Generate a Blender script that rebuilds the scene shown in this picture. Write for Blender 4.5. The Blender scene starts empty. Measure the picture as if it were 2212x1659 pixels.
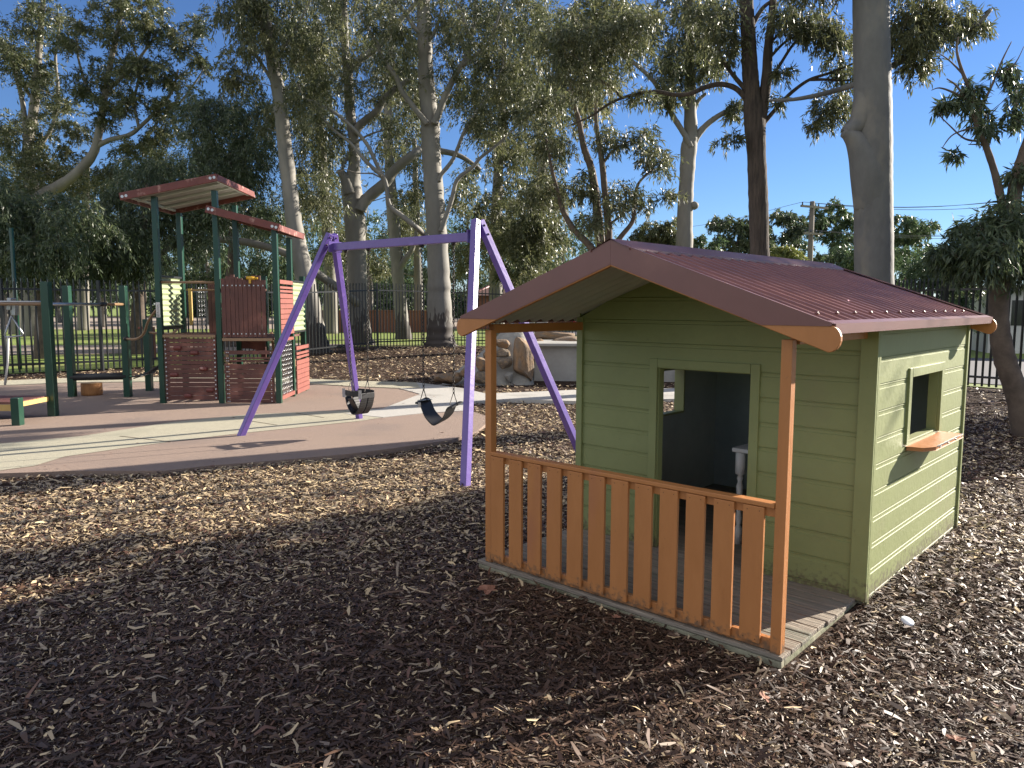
import bpy, bmesh, math, random
import numpy as np
from mathutils import Vector, Matrix
random.seed(7)
rng = np.random.default_rng(11)
R = math.radians
scene = bpy.context.scene
COL = scene.collection

# ------------------------------------------------------------------ camera
CAM_H = 1.5
PITCH, ROLL, F = 0.1029, 0.0024, 1645.0        # focal length in units of a 2212 px wide frame
cd = bpy.data.cameras.new('camera')
cam = bpy.data.objects.new('camera', cd)
COL.objects.link(cam)
cd.sensor_width = 36.0
cd.sensor_fit = 'HORIZONTAL'
cd.lens = 36.0 * F / 2212.0
cd.clip_start = 0.05
cd.clip_end = 3000
_f = Vector((0, math.cos(PITCH), -math.sin(PITCH)))
_r0 = Vector((1, 0, 0)); _u0 = _r0.cross(_f)
_r = _r0 * math.cos(ROLL) + _u0 * math.sin(ROLL)
_u = -_r0 * math.sin(ROLL) + _u0 * math.cos(ROLL)
cam.matrix_world = Matrix(((_r.x, _u.x, -_f.x, 0), (_r.y, _u.y, -_f.y, 0), (_r.z, _u.z, -_f.z, CAM_H), (0, 0, 0, 1)))
scene.camera = cam

# ------------------------------------------------------------------ light
FILL_CLOUD = 8.6
SUN_AZ, SUN_EL = R(61.5), R(20.5)               # azimuth from +Y towards +X
w = bpy.data.worlds.new('World'); scene.world = w; w.use_nodes = True
nt = w.node_tree; bg = nt.nodes['Background']
sky = nt.nodes.new('ShaderNodeTexSky'); sky.sky_type = 'NISHITA'; sky.sun_disc = False
sky.sun_elevation = SUN_EL; sky.sun_rotation = SUN_AZ
sky.air_density = 1.0; sky.dust_density = 0.0; sky.ozone_density = 5.0; sky.altitude = 300
# clear blue sky ahead; an unseen cloud bank added behind the camera, opposite the sun, as shade fill
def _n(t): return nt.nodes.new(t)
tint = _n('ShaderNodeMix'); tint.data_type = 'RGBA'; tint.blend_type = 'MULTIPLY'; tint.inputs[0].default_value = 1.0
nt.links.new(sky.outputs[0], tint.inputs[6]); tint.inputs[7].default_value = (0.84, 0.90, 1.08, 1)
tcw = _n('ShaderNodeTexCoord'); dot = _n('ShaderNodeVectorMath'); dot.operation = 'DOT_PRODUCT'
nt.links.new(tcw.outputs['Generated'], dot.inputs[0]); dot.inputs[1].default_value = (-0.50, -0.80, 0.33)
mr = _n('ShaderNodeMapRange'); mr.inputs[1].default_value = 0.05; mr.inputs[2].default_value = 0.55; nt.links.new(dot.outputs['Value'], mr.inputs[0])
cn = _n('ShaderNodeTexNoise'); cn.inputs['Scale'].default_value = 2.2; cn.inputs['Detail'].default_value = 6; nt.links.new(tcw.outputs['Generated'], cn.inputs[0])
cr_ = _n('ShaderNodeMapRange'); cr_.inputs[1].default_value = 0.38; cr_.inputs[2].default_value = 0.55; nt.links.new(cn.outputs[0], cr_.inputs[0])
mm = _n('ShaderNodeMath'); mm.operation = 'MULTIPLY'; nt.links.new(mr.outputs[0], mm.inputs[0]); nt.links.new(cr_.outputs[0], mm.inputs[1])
cmx = _n('ShaderNodeMix'); cmx.data_type = 'RGBA'; nt.links.new(mm.outputs[0], cmx.inputs[0]); nt.links.new(tint.outputs[2], cmx.inputs[6]); cmx.inputs[7].default_value = (FILL_CLOUD * .96, FILL_CLOUD * .96, FILL_CLOUD, 1)
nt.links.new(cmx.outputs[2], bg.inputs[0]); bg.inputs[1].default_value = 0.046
sd = bpy.data.lights.new('sun', 'SUN'); sun = bpy.data.objects.new('sun', sd); COL.objects.link(sun)
sd.energy = 5.0; sd.angle = R(0.5); sd.color = (1.0, 0.91, 0.79)
SUNV = Vector((math.sin(SUN_AZ) * math.cos(SUN_EL), math.cos(SUN_AZ) * math.cos(SUN_EL), math.sin(SUN_EL)))
sun.rotation_euler = SUNV.to_track_quat('Z', 'Y').to_euler()
scene.view_settings.view_transform = 'Standard'
scene.view_settings.look = 'None'
scene.view_settings.gamma = 1.0
scene.view_settings.exposure = 1.6
scene.cycles.max_bounces = 6
scene.cycles.transparent_max_bounces = 8

# ------------------------------------------------------------------ measuring helpers
def ray(px, py):
    return _f + _r * ((px - 1106) / F) - _u * ((py - 829.5) / F)
def G(px, py, z=0.0):
    d = ray(px, py); t = (z - CAM_H) / d.z
    return Vector((d.x * t, d.y * t, z))
def at(px, py, dist):
    d = ray(px, py); t = dist / d.y
    return Vector((d.x * t, dist, CAM_H + d.z * t))

# ------------------------------------------------------------------ materials
def newmat(name):
    m = bpy.data.materials.new(name); m.use_nodes = True
    return m, m.node_tree, m.node_tree.nodes['Principled BSDF']
def mat(name, c1, c2=None, rough=0.6, scale=8.0, stretch=(1, 1, 1), bump=0.0, bscale=None, metal=0.0, spec=0.5,
        c3=None, s3=3.0, t3=0.62, detail=6.0, coord='Object', soft=0.15):
    m, t, b = newmat(name); N, Lk = t.nodes, t.links
    c2 = c2 or tuple(x * 0.8 for x in c1)
    tc = N.new('ShaderNodeTexCoord'); mp = N.new('ShaderNodeMapping'); Lk.new(tc.outputs[coord], mp.inputs[0])
    mp.inputs['Scale'].default_value = stretch
    n = N.new('ShaderNodeTexNoise'); n.inputs['Scale'].default_value = scale; n.inputs['Detail'].default_value = detail
    n.inputs['Roughness'].default_value = 0.65
    Lk.new(mp.outputs[0], n.inputs[0])
    r = N.new('ShaderNodeValToRGB'); r.color_ramp.elements[0].color = (*c2, 1); r.color_ramp.elements[1].color = (*c1, 1)
    r.color_ramp.elements[0].position = 0.35; r.color_ramp.elements[1].position = 0.65
    Lk.new(n.outputs[0], r.inputs[0]); out = r.outputs[0]
    if c3:
        n3 = N.new('ShaderNodeTexNoise'); n3.inputs['Scale'].default_value = s3; n3.inputs['Detail'].default_value = 4
        Lk.new(mp.outputs[0], n3.inputs[0])
        r3 = N.new('ShaderNodeValToRGB'); r3.color_ramp.elements[0].position = t3 - soft / 2; r3.color_ramp.elements[1].position = t3 + soft / 2
        Lk.new(n3.outputs[0], r3.inputs[0])
        mx = N.new('ShaderNodeMix'); mx.data_type = 'RGBA'; Lk.new(r3.outputs[0], mx.inputs[0]); Lk.new(out, mx.inputs[6])
        mx.inputs[7].default_value = (*c3, 1); out = mx.outputs[2]
    Lk.new(out, b.inputs['Base Color'])
    b.inputs['Roughness'].default_value = rough; b.inputs['Metallic'].default_value = metal
    b.inputs['Specular IOR Level'].default_value = spec
    if bump:
        nb = N.new('ShaderNodeTexNoise'); nb.inputs['Scale'].default_value = bscale or scale * 3; nb.inputs['Detail'].default_value = 5
        Lk.new(mp.outputs[0], nb.inputs[0])
        bp = N.new('ShaderNodeBump'); bp.inputs['Strength'].default_value = bump; bp.inputs['Distance'].default_value = 0.02
        Lk.new(nb.outputs[0], bp.inputs['Height']); Lk.new(bp.outputs[0], b.inputs['Normal'])
    return m

M = {}
M['green'] = mat('green_house_paint', (.245, .275, .110), (.225, .252, .100), rough=.55, scale=5, bump=.10, bscale=30, c3=(.235, .245, .11), s3=2.2, t3=.66)
M['inside'] = mat('dim_interior_ply', (.34, .38, .34), (.29, .33, .29), rough=.7, scale=6)
M['orange'] = mat('orange_timber_paint', (.45, .185, .058), (.40, .16, .048), rough=.5, scale=9, stretch=(1, 1, .25), bump=.15, bscale=40, c3=(.38, .15, .06), s3=4, t3=.68)
M['rooframp'] = mat('maroon_corrugated_metal', (.23, .095, .07), (.17, .07, .052), rough=.34, scale=3, spec=.5)
M['maroon'] = mat('maroon_sheet_metal', (.17, .068, .062), (.15, .06, .055), rough=.38, scale=3, spec=.6, c3=(.19, .08, .07), s3=5, t3=.65)
M['soffit'] = mat('grey_sheet_underside', (.50, .52, .46), (.44, .46, .41), rough=.5, scale=3)
M['deck'] = mat('weathered_deck_timber', (.30, .25, .19), (.15, .125, .10), rough=.85, scale=5, stretch=(.6, 9, 9), bump=.5, bscale=14, c3=(.16, .16, .12), s3=1.2, t3=.6)
M['joist'] = mat('pale_deck_bearer', (.34, .32, .22), (.20, .19, .13), rough=.9, scale=7, bump=.4, c3=(.15, .16, .09), s3=3, t3=.55)
M['purple'] = mat('purple_gloss_paint', (.135, .085, .31), (.115, .07, .27), rough=.28, scale=7, bump=.06, bscale=25, c3=(.22, .14, .42), s3=6, t3=.7)
M['post_green'] = mat('dark_green_powder_coat', (.010, .050, .030), (.008, .042, .026), rough=.3, scale=5)
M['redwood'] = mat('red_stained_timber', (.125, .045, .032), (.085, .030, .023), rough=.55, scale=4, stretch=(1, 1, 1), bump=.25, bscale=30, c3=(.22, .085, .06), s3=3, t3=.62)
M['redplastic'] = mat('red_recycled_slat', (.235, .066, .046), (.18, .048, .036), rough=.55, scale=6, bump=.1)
M['rooftrim'] = mat('red_roof_trim_timber', (.17, .042, .032), (.12, .03, .024), rough=.5, scale=6, c3=(.40, .22, .18), s3=9, t3=.66)
M['tan'] = mat('tan_rail_paint', (.27, .17, .095), (.24, .15, .08), rough=.35, scale=4)
M['yellow'] = mat('yellow_plastic', (.62, .36, .03), (.58, .33, .03), rough=.35, scale=4)
M['yellowwood'] = mat('yellow_edge_timber', (.50, .34, .11), (.44, .29, .09), rough=.6, scale=5)
M['steel'] = mat('galvanised_steel', (.42, .43, .44), (.34, .35, .36), rough=.35, scale=15, metal=.8)
M['bolt'] = mat('steel_bolt_head', (.62, .63, .64), (.5, .5, .5), rough=.35, scale=15, metal=.5)
M['chain'] = mat('dark_chain_steel', (.06, .05, .045), (.03, .028, .025), rough=.45, scale=15, metal=.6)
M['rubber'] = mat('black_rubber', (.018, .018, .020), (.013, .013, .014), rough=.5, scale=12)
M['paleplate'] = mat('pale_printed_plate', (.62, .60, .56), (.55, .53, .5), rough=.5, scale=20)
M['ink'] = mat('dark_ink', (.03, .025, .02), rough=.6)
M['palegreen'] = mat('pale_green_sheet', (.33, .38, .225), (.28, .33, .19), rough=.4, scale=4)
M['roofwhite'] = mat('pale_roof_lining', (.36, .35, .31), (.30, .29, .26), rough=.55, scale=3)
M['fence'] = mat('black_fence_paint', (.022, .024, .026), (.016, .018, .02), rough=.32, scale=5)
M['stump'] = mat('cut_log_orange', (.42, .20, .07), (.28, .12, .04), rough=.8, scale=6, stretch=(5, 5, .6), bump=.5, bscale=10)
M['log_end'] = mat('log_end_grain', (.48, .32, .18), (.36, .22, .11), rough=.85, scale=12)
M['concrete'] = mat('grey_concrete', (.36, .35, .32), (.30, .29, .265), rough=.85, scale=4, bump=.2, bscale=60, c3=(.24, .235, .215), s3=1.5, t3=.6)
M['mortar'] = mat('rough_mortar', (.30, .285, .25), (.23, .22, .195), rough=.95, scale=6, bump=.7, bscale=18)
M['rock'] = mat('orange_sandstone', (.34, .20, .095), (.17, .115, .07), rough=.9, scale=5, bump=.9, bscale=12, c3=(.17, .14, .11), s3=2.5, t3=.54, soft=.3)
M['rock_grey'] = mat('grey_granite', (.22, .17, .12), (.12, .10, .08), rough=.9, scale=6, bump=.9, bscale=12, c3=(.28, .20, .12), s3=3, t3=.58)
M['softfall'] = mat('brown_rubber_softfall', (.30, .22, .172), (.215, .155, .122), rough=.9, scale=160, bump=.6, bscale=160, c3=(.22, .165, .135), s3=.9, t3=.6, detail=3)
M['path'] = mat('cream_softfall_path', (.42, .39, .29), (.31, .285, .205), rough=.9, scale=150, bump=.5, bscale=150, c3=(.32, .30, .22), s3=1.2, t3=.62, detail=3)
M['paving'] = mat('pale_concrete_paving', (.43, .41, .37), (.37, .355, .32), rough=.85, scale=30, bump=.2, bscale=90, c3=(.30, .285, .255), s3=1.4, t3=.6)
M['grass'] = mat('park_grass', (.21, .27, .045), (.13, .18, .03), rough=.8, scale=3, bump=.8, bscale=25, c3=(.20, .19, .06), s3=.35, t3=.6, soft=.2)
M['sand'] = mat('sandy_footpath', (.34, .27, .21), (.25, .20, .155), rough=.95, scale=3, bump=.3)
M['soil'] = mat('dark_mulch_soil', (.07, .045, .032), (.022, .014, .011), rough=.98, scale=45, bump=1.0, bscale=70, c3=(.13, .085, .05), s3=22, t3=.62, soft=.06, spec=.1)
M['asphalt'] = mat('asphalt', (.10, .10, .105), (.07, .07, .075), rough=.9, scale=20)
M['brick'] = mat('red_brick_wall', (.26, .11, .07), (.18, .08, .05), rough=.9, scale=25)
M['tiles'] = mat('brown_roof_tiles', (.13, .062, .045), (.08, .04, .03), rough=.8, scale=20)
M['white'] = mat('white_wall_paint', (.62, .61, .58), (.56, .55, .52), rough=.7, scale=2)
M['glass'] = mat('dark_window_glass', (.02, .025, .03), rough=.08, scale=2)
M['car_red'] = mat('red_car_paint', (.40, .02, .025), rough=.2, scale=2)
M['pole_wood'] = mat('weathered_pole_timber', (.17, .15, .12), (.12, .105, .085), rough=.9, scale=5, stretch=(6, 6, .5), bump=.4)
M['wire'] = mat('power_line_metal', (.10, .10, .10), rough=.5)
M['turned_white'] = mat('white_turned_timber', (.62, .62, .60), (.55, .55, .53), rough=.55, scale=10)
M['deadleaf'] = mat('dry_brown_leaf', (.30, .14, .085), (.20, .09, .055), rough=.8, scale=25, bump=.3)
M['clearlid'] = mat('white_plastic_lid', (.72, .74, .74), rough=.3)

def splash(m, h=.16, col=(.10, .075, .05), z0=.04):
    t = m.node_tree; N, Lk = t.nodes, t.links; b = N['Principled BSDF']; src = b.inputs['Base Color'].links[0].from_socket
    tc = N.new('ShaderNodeTexCoord'); sp = N.new('ShaderNodeSeparateXYZ'); Lk.new(tc.outputs['Object'], sp.inputs[0])
    n = N.new('ShaderNodeTexNoise'); n.inputs['Scale'].default_value = 38; n.inputs['Detail'].default_value = 8; Lk.new(tc.outputs['Object'], n.inputs[0])
    g = N.new('ShaderNodeMapRange'); g.inputs[1].default_value = z0; g.inputs[2].default_value = z0 + h; g.inputs[3].default_value = .58; g.inputs[4].default_value = .20; Lk.new(sp.outputs[2], g.inputs[0])
    a = N.new('ShaderNodeMath'); a.operation = 'ADD'; Lk.new(n.outputs[0], a.inputs[0]); Lk.new(g.outputs[0], a.inputs[1])
    r = N.new('ShaderNodeMapRange'); r.inputs[1].default_value = .88; r.inputs[2].default_value = 1.12; r.inputs[4].default_value = .75; Lk.new(a.outputs[0], r.inputs[0])
    mx = N.new('ShaderNodeMix'); mx.data_type = 'RGBA'; Lk.new(r.outputs[0], mx.inputs[0]); Lk.new(src, mx.inputs[6]); mx.inputs[7].default_value = (*col, 1); Lk.new(mx.outputs[2], b.inputs['Base Color'])
splash(M['green']); splash(M['orange'], h=.12)
def gum_bark(name, light, mid, dark, basal=None, bz=1.0, stretch=(1, 1, .35), bump=.25):
    m = mat(name, light, mid, rough=.75, scale=2.2, stretch=stretch, bump=bump, bscale=9, c3=dark, s3=1.8, t3=.62, soft=.12)
    if basal:
        t = m.node_tree; N, Lk = t.nodes, t.links; b = N['Principled BSDF']
        src = b.inputs['Base Color'].links[0].from_socket
        tc = N.new('ShaderNodeTexCoord'); sp = N.new('ShaderNodeSeparateXYZ'); Lk.new(tc.outputs['Object'], sp.inputs[0])
        n = N.new('ShaderNodeTexNoise'); n.inputs['Scale'].default_value = 5
        mp = N.new('ShaderNodeMapping'); mp.inputs['Scale'].default_value = (1.5, 1.5, .35); Lk.new(tc.outputs['Object'], mp.inputs[0]); Lk.new(mp.outputs[0], n.inputs[0])
        a = N.new('ShaderNodeMath'); a.operation = 'MULTIPLY_ADD'; a.inputs[1].default_value = -2.6; a.inputs[2].default_value = 1.3
        Lk.new(n.outputs[0], a.inputs[0])
        s = N.new('ShaderNodeMath'); s.operation = 'ADD'; Lk.new(sp.outputs[2], s.inputs[0]); Lk.new(a.outputs[0], s.inputs[1])
        g = N.new('ShaderNodeMapRange'); g.inputs[1].default_value = bz - .06; g.inputs[2].default_value = bz + .06
        Lk.new(s.outputs[0], g.inputs[0])
        mx = N.new('ShaderNodeMix'); mx.data_type = 'RGBA'; Lk.new(g.outputs[0], mx.inputs[0]); mx.inputs[6].default_value = (*basal, 1)
        Lk.new(src, mx.inputs[7]); Lk.new(mx.outputs[2], b.inputs['Base Color'])
    return m
M['bark_white'] = gum_bark('pale_gum_bark', (.185, .175, .15), (.135, .127, .11), (.24, .22, .185), basal=(.045, .036, .03), bz=.95)
M['bark_grey'] = gum_bark('mottled_grey_bark', (.145, .142, .135), (.105, .103, .10), (.18, .165, .14), stretch=(1.6, 1.6, .8), bump=.3)
M['bark_pale'] = gum_bark('pale_limb_bark', (.20, .185, .155), (.145, .132, .11), (.16, .145, .12))
M['bark_dark'] = mat('fissured_dark_bark', (.095, .072, .058), (.036, .028, .024), rough=.95, scale=5, stretch=(4, 4, .5), bump=1.0, bscale=9)
M['twig'] = mat('brown_twig_bark', (.14, .105, .08), (.08, .06, .047), rough=.9, scale=8)
M['twig_pale'] = mat('pale_twig_bark', (.24, .21, .17), (.16, .14, .115), rough=.85, scale=5)

def leafmat(name, c_dark, c_mid, c_light, trans=.25, rough=.42):
    m, t, b = newmat(name); N, Lk = t.nodes, t.links
    at_ = N.new('ShaderNodeAttribute'); at_.attribute_name = 'v'
    r = N.new('ShaderNodeValToRGB'); e = r.color_ramp.elements
    e[0].color = (*c_dark, 1); e[1].color = (*c_light, 1); mid = e.new(.55); mid.color = (*c_mid, 1)
    Lk.new(at_.outputs['Fac'], r.inputs[0]); Lk.new(r.outputs[0], b.inputs['Base Color'])
    b.inputs['Roughness'].default_value = rough; b.inputs['Specular IOR Level'].default_value = .45
    tr = N.new('ShaderNodeBsdfTranslucent'); hs = N.new('ShaderNodeHueSaturation'); hs.inputs['Value'].default_value = 1.6
    Lk.new(r.outputs[0], hs.inputs['Color']); Lk.new(hs.outputs[0], tr.inputs[0])
    mx = N.new('ShaderNodeMixShader'); mx.inputs[0].default_value = trans
    Lk.new(b.outputs[0], mx.inputs[1]); Lk.new(tr.outputs[0], mx.inputs[2]); Lk.new(mx.outputs[0], N['Material Output'].inputs[0])
    return m
M['leaf_gum'] = leafmat('gum_leaves', (.045, .058, .028), (.10, .108, .048), (.21, .20, .10), trans=.32)
M['leaf_olive'] = leafmat('olive_bronze_leaves', (.040, .056, .026), (.095, .108, .048), (.22, .20, .10))
M['leaf_dark'] = leafmat('dark_weeping_leaves', (.032, .048, .026), (.062, .088, .042), (.14, .16, .075), trans=.28)
M['leaf_far'] = leafmat('distant_leaves', (.045, .075, .035), (.075, .115, .05), (.14, .17, .075))
M['leaf_yellow'] = leafmat('yellow_green_leaves', (.09, .11, .03), (.17, .19, .05), (.30, .28, .08))
M['chips'] = leafmat('mulch_chips', (.024, .013, .008), (.095, .052, .030), (.64, .49, .28), trans=.0, rough=.55)
_e = [n for n in M['chips'].node_tree.nodes if n.type == 'VALTORGB'][0].color_ramp.elements
_e[1].position = .42
for _p, _c in ((.60, (.15, .075, .048)), (.74, (.22, .17, .125))): _x = _e.new(_p); _x.color = (*_c, 1)
_r = _r

# ------------------------------------------------------------------ mesh helpers
class MB:
    def __init__(s): s.v = []; s.f = []; s.m = []; s.smooth = []; s.parts = []
    def add(s, vs, fs, mi=0, sm=False):
        o = len(s.v); s.v += [tuple(v) for v in vs]
        f0 = len(s.f); s.f += [tuple(i + o for i in f) for f in fs]; s.m += [mi] * len(fs); s.smooth += [sm] * len(fs)
        s.parts.append((o, len(s.v), f0, len(s.f)))
        return s
    def box(s, x0, x1, y0, y1, z0, z1, mi=0):
        vs = [(x, y, z) for z in (z0, z1) for y in (y0, y1) for x in (x0, x1)]
        return s.add(vs, [(0, 2, 3, 1), (4, 5, 7, 6), (0, 1, 5, 4), (2, 6, 7, 3), (0, 4, 6, 2), (1, 3, 7, 5)], mi)
    def bar(s, a, b, wx, wy, up=(0, 0, 1), mi=0):
        a, b = Vector(a), Vector(b); d = (b - a).normalized(); upv = Vector(up)
        if abs(d.dot(upv)) > .98: upv = Vector((1, 0, 0))
        x = d.cross(upv).normalized(); y = x.cross(d).normalized()
        vs = [p + x * sx * wx / 2 + y * sy * wy / 2 for p in (a, b) for sx, sy in ((-1, -1), (1, -1), (1, 1), (-1, 1))]
        return s.add(vs, [(0, 3, 2, 1), (4, 5, 6, 7), (0, 1, 5, 4), (1, 2, 6, 5), (2, 3, 7, 6), (3, 0, 4, 7)], mi)
    def tube(s, pts, rad, n=8, mi=0, cap=True):
        pts = [Vector(p) for p in pts]
        if not hasattr(rad, '__len__'): rad = [rad] * len(pts)
        rings = []; prev = None
        for i, p in enumerate(pts):
            d = (pts[min(i + 1, len(pts) - 1)] - pts[max(i - 1, 0)]).normalized()
            if prev is None:
                x = d.cross(Vector((0, 0, 1)) if abs(d.z) < .9 else Vector((1, 0, 0))).normalized()
            else: x = (prev - d * prev.dot(d)).normalized()
            prev = x; y = d.cross(x)
            rings.append([p + (x * math.cos(2 * math.pi * k / n) + y * math.sin(2 * math.pi * k / n)) * rad[i] for k in range(n)])
        vs = [v for r_ in rings for v in r_]
        fs = [(i * n + k, i * n + (k + 1) % n, (i + 1) * n + (k + 1) % n, (i + 1) * n + k) for i in range(len(pts) - 1) for k in range(n)]
        if cap: fs += [tuple(range(n - 1, -1, -1)), tuple((len(pts) - 1) * n + k for k in range(n))]
        return s.add(vs, fs, mi, True)
    def lathe(s, c, prof, n=16, mi=0):
        vs = [(c[0] + r_ * math.cos(2 * math.pi * k / n), c[1] + r_ * math.sin(2 * math.pi * k / n), c[2] + z) for r_, z in prof for k in range(n)]
        fs = [(i * n + k, i * n + (k + 1) % n, (i + 1) * n + (k + 1) % n, (i + 1) * n + k) for i in range(len(prof) - 1) for k in range(n)]
        fs += [tuple(range(n - 1, -1, -1)), tuple((len(prof) - 1) * n + k for k in range(n))]
        return s.add(vs, fs, mi, True)
    def prism(s, poly, z0, z1, axis='z', mi=0):
        n = len(poly)
        def P(u, v, h): return (u, v, h) if axis == 'z' else ((u, h, v) if axis == 'y' else (h, u, v))
        vs = [P(u, v, z0) for u, v in poly] + [P(u, v, z1) for u, v in poly]
        fs = [tuple(range(n)), tuple(range(2 * n - 1, n - 1, -1))] + [(i, (i + 1) % n, n + (i + 1) % n, n + i) for i in range(n)]
        return s.add(vs, fs, mi)
    def build(s, name, mats, parent=None, bev=0, loc=None, recalc=False, each=False):
        if each:                                   # every piece added becomes an object of its own
            for (v0, v1, f0, f1) in s.parts:
                q = MB(); q.add(s.v[v0:v1], [tuple(i - v0 for i in f) for f in s.f[f0:f1]]); q.smooth = s.smooth[f0:f1]; q.m = s.m[f0:f1]
                o = q.build(name, mats, parent, bev, loc, recalc)
            return o
        me = bpy.data.meshes.new(name); me.from_pydata(s.v, [], s.f)
        for m in (mats if isinstance(mats, (list, tuple)) else [mats]): me.materials.append(m)
        me.polygons.foreach_set('material_index', s.m); me.polygons.foreach_set('use_smooth', s.smooth)
        if recalc:
            bm = bmesh.new(); bm.from_mesh(me); bmesh.ops.recalc_face_normals(bm, faces=bm.faces); bm.to_mesh(me); bm.free()
        me.update()
        o = bpy.data.objects.new(name, me); COL.objects.link(o)
        if parent: o.parent = parent
        if loc: o.location = loc
        if bev:
            md = o.modifiers.new('bevel', 'BEVEL'); md.width = bev; md.segments = 2; md.limit_method = 'ANGLE'; md.angle_limit = R(40)
        return o
def tag(o, label=None, cat=None, group=None, kind=None):
    if label: o['label'] = label
    if cat: o['category'] = cat
    if group: o['group'] = group
    if kind: o['kind'] = kind
    return o
def empty(name, loc, rz=0.0):
    o = bpy.data.objects.new(name, None); COL.objects.link(o); o.location = loc; o.rotation_euler = (0, 0, rz)
    o.empty_display_size = .1
    return o
def copy_tree(o, parent=None):
    c = o.copy(); COL.objects.link(c); c.parent = parent
    for ch in list(o.children): copy_tree(ch, c)
    return c
def spline(pts, n=6):
    P = [np.array(p, float) for p in pts]; out = []
    for i in range(len(P) - 1):
        p0, p1, p2, p3 = P[max(i - 1, 0)], P[i], P[i + 1], P[min(i + 2, len(P) - 1)]
        for k in range(n):
            t = k / n
            out.append(.5 * ((2 * p1) + (-p0 + p2) * t + (2 * p0 - 5 * p1 + 4 * p2 - p3) * t * t + (-p0 + 3 * p1 - 3 * p2 + p3) * t ** 3))
    out.append(P[-1]); return out

# ================================================================== GROUND
def gz(x, y):
    """height of the mulch: gentle undulation, and a low mound round the foot of the big white gum"""
    return (.012 * math.sin(x * 1.7 + y * .9) + .010 * math.sin(y * 2.3 - x * 1.1) + .02 * math.sin(.5 * x + 1) * math.sin(.45 * y)
            - .012) * min(1, max(.2, (26 - y) / 20)) + .19 * math.exp(-(((x + 2.3) / 3.2) ** 2 + ((y - 24.0) / 2.6) ** 2))
def sheet(name, poly, z, m, step=None):
    mb = MB(); mb.add([(p[0], p[1], z) for p in poly], [tuple(range(len(poly)))])
    o = mb.build(name, m); tag(o, kind='structure'); return o
# near ground as a fine grid, and one far sheet to the horizon
xs = np.arange(-16, 18.01, .25); ys = np.arange(-3, 30.01, .25)
vs = [(x, y, gz(x, y) if -15.9 < x < 17.9 and -2.9 < y < 29.9 else -.02) for y in ys for x in xs]; nx = len(xs)
fs = [(j * nx + i, j * nx + i + 1, (j + 1) * nx + i + 1, (j + 1) * nx + i) for j in range(len(ys) - 1) for i in range(nx - 1)]
g = MB(); g.add(vs, fs, 0, True); tag(g.build('mulch_ground', M['soil']), kind='structure')
g = MB(); g.add([(-900, -900, -.06), (900, -900, -.06), (900, 1500, -.06), (-900, 1500, -.06)], [(0, 1, 2, 3)]); tag(g.build('ground', M['grass']), kind='structure')

def poly_px(pts, z=0.0): return [G(x, y, z) for x, y in pts]
SZ = .032
slab_px = [(-900, 1090), (-300, 1032), (75, 1020), (150, 1017), (350, 1017), (450, 1006), (575, 996), (750, 981), (850, 968), (975, 950), (1030, 932),
           (1054, 912), (1050, 898), (1021, 889), (995, 886), (960, 872), (905, 851), (861, 838), (760, 834), (640, 826), (400, 823), (150, 826), (0, 832), (-900, 850)]
SLAB = [(p.x, p.y) for p in poly_px(slab_px, SZ)]
g = MB(); g.prism(SLAB, -.05, SZ, 'z'); tag(g.build('softfall_surface', M['softfall'], recalc=True), kind='structure')
path_px = [(-900, 1010), (-300, 975), (0, 958), (175, 942), (370, 912), (540, 895), (700, 888), (827, 883), (908, 889), (780, 909), (500, 938), (375, 953), (250, 970), (140, 986), (75, 1006), (0, 1016), (-900, 1080)]
g = MB(); g.add([(p.x, p.y, SZ + .004) for p in poly_px(path_px, SZ + .004)], [tuple(range(len(path_px)))])
tag(g.build('path', M['path'], recalc=True), kind='structure')
for (xa, ya), (xb, yb) in (((259, 943), (368, 955)), ((527, 908), (598, 919)), ((640, 893), (700, 903))):
    a, b = G(xa, ya, SZ), G(xb, yb, SZ); g = MB(); g.bar((a.x, a.y, SZ + .0035), (b.x, b.y, SZ + .0035), .018, .004); tag(g.build('path_joint', M['soil']), kind='structure')
pav_px = [(745, 893), (827, 882), (908, 851), (861, 838), (900, 826), (997, 838), (1050, 850), (1150, 846), (1240, 842), (1700, 835), (1700, 856), (1240, 866), (1100, 862), (1020, 868), (1010, 874), (1000, 887), (913, 892), (827, 901)]
g = MB(); g.prism([(p.x, p.y) for p in poly_px(pav_px, SZ + .008)], -.04, SZ + .008, 'z'); tag(g.build('pavement', M['paving'], recalc=True), kind='structure')
kerb_px = [(-900, 838), (0, 822), (150, 816), (400, 814), (640, 817), (760, 822), (900, 826), (908, 838), (861, 838), (760, 834), (640, 826), (400, 823), (150, 826), (0, 832), (-900, 850)]
g = MB(); g.prism([(p.x, p.y) for p in poly_px(kerb_px, SZ + .012)], -.04, SZ + .012, 'z'); tag(g.build('kerb_strip', M['path'], recalc=True), kind='structure')

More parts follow.
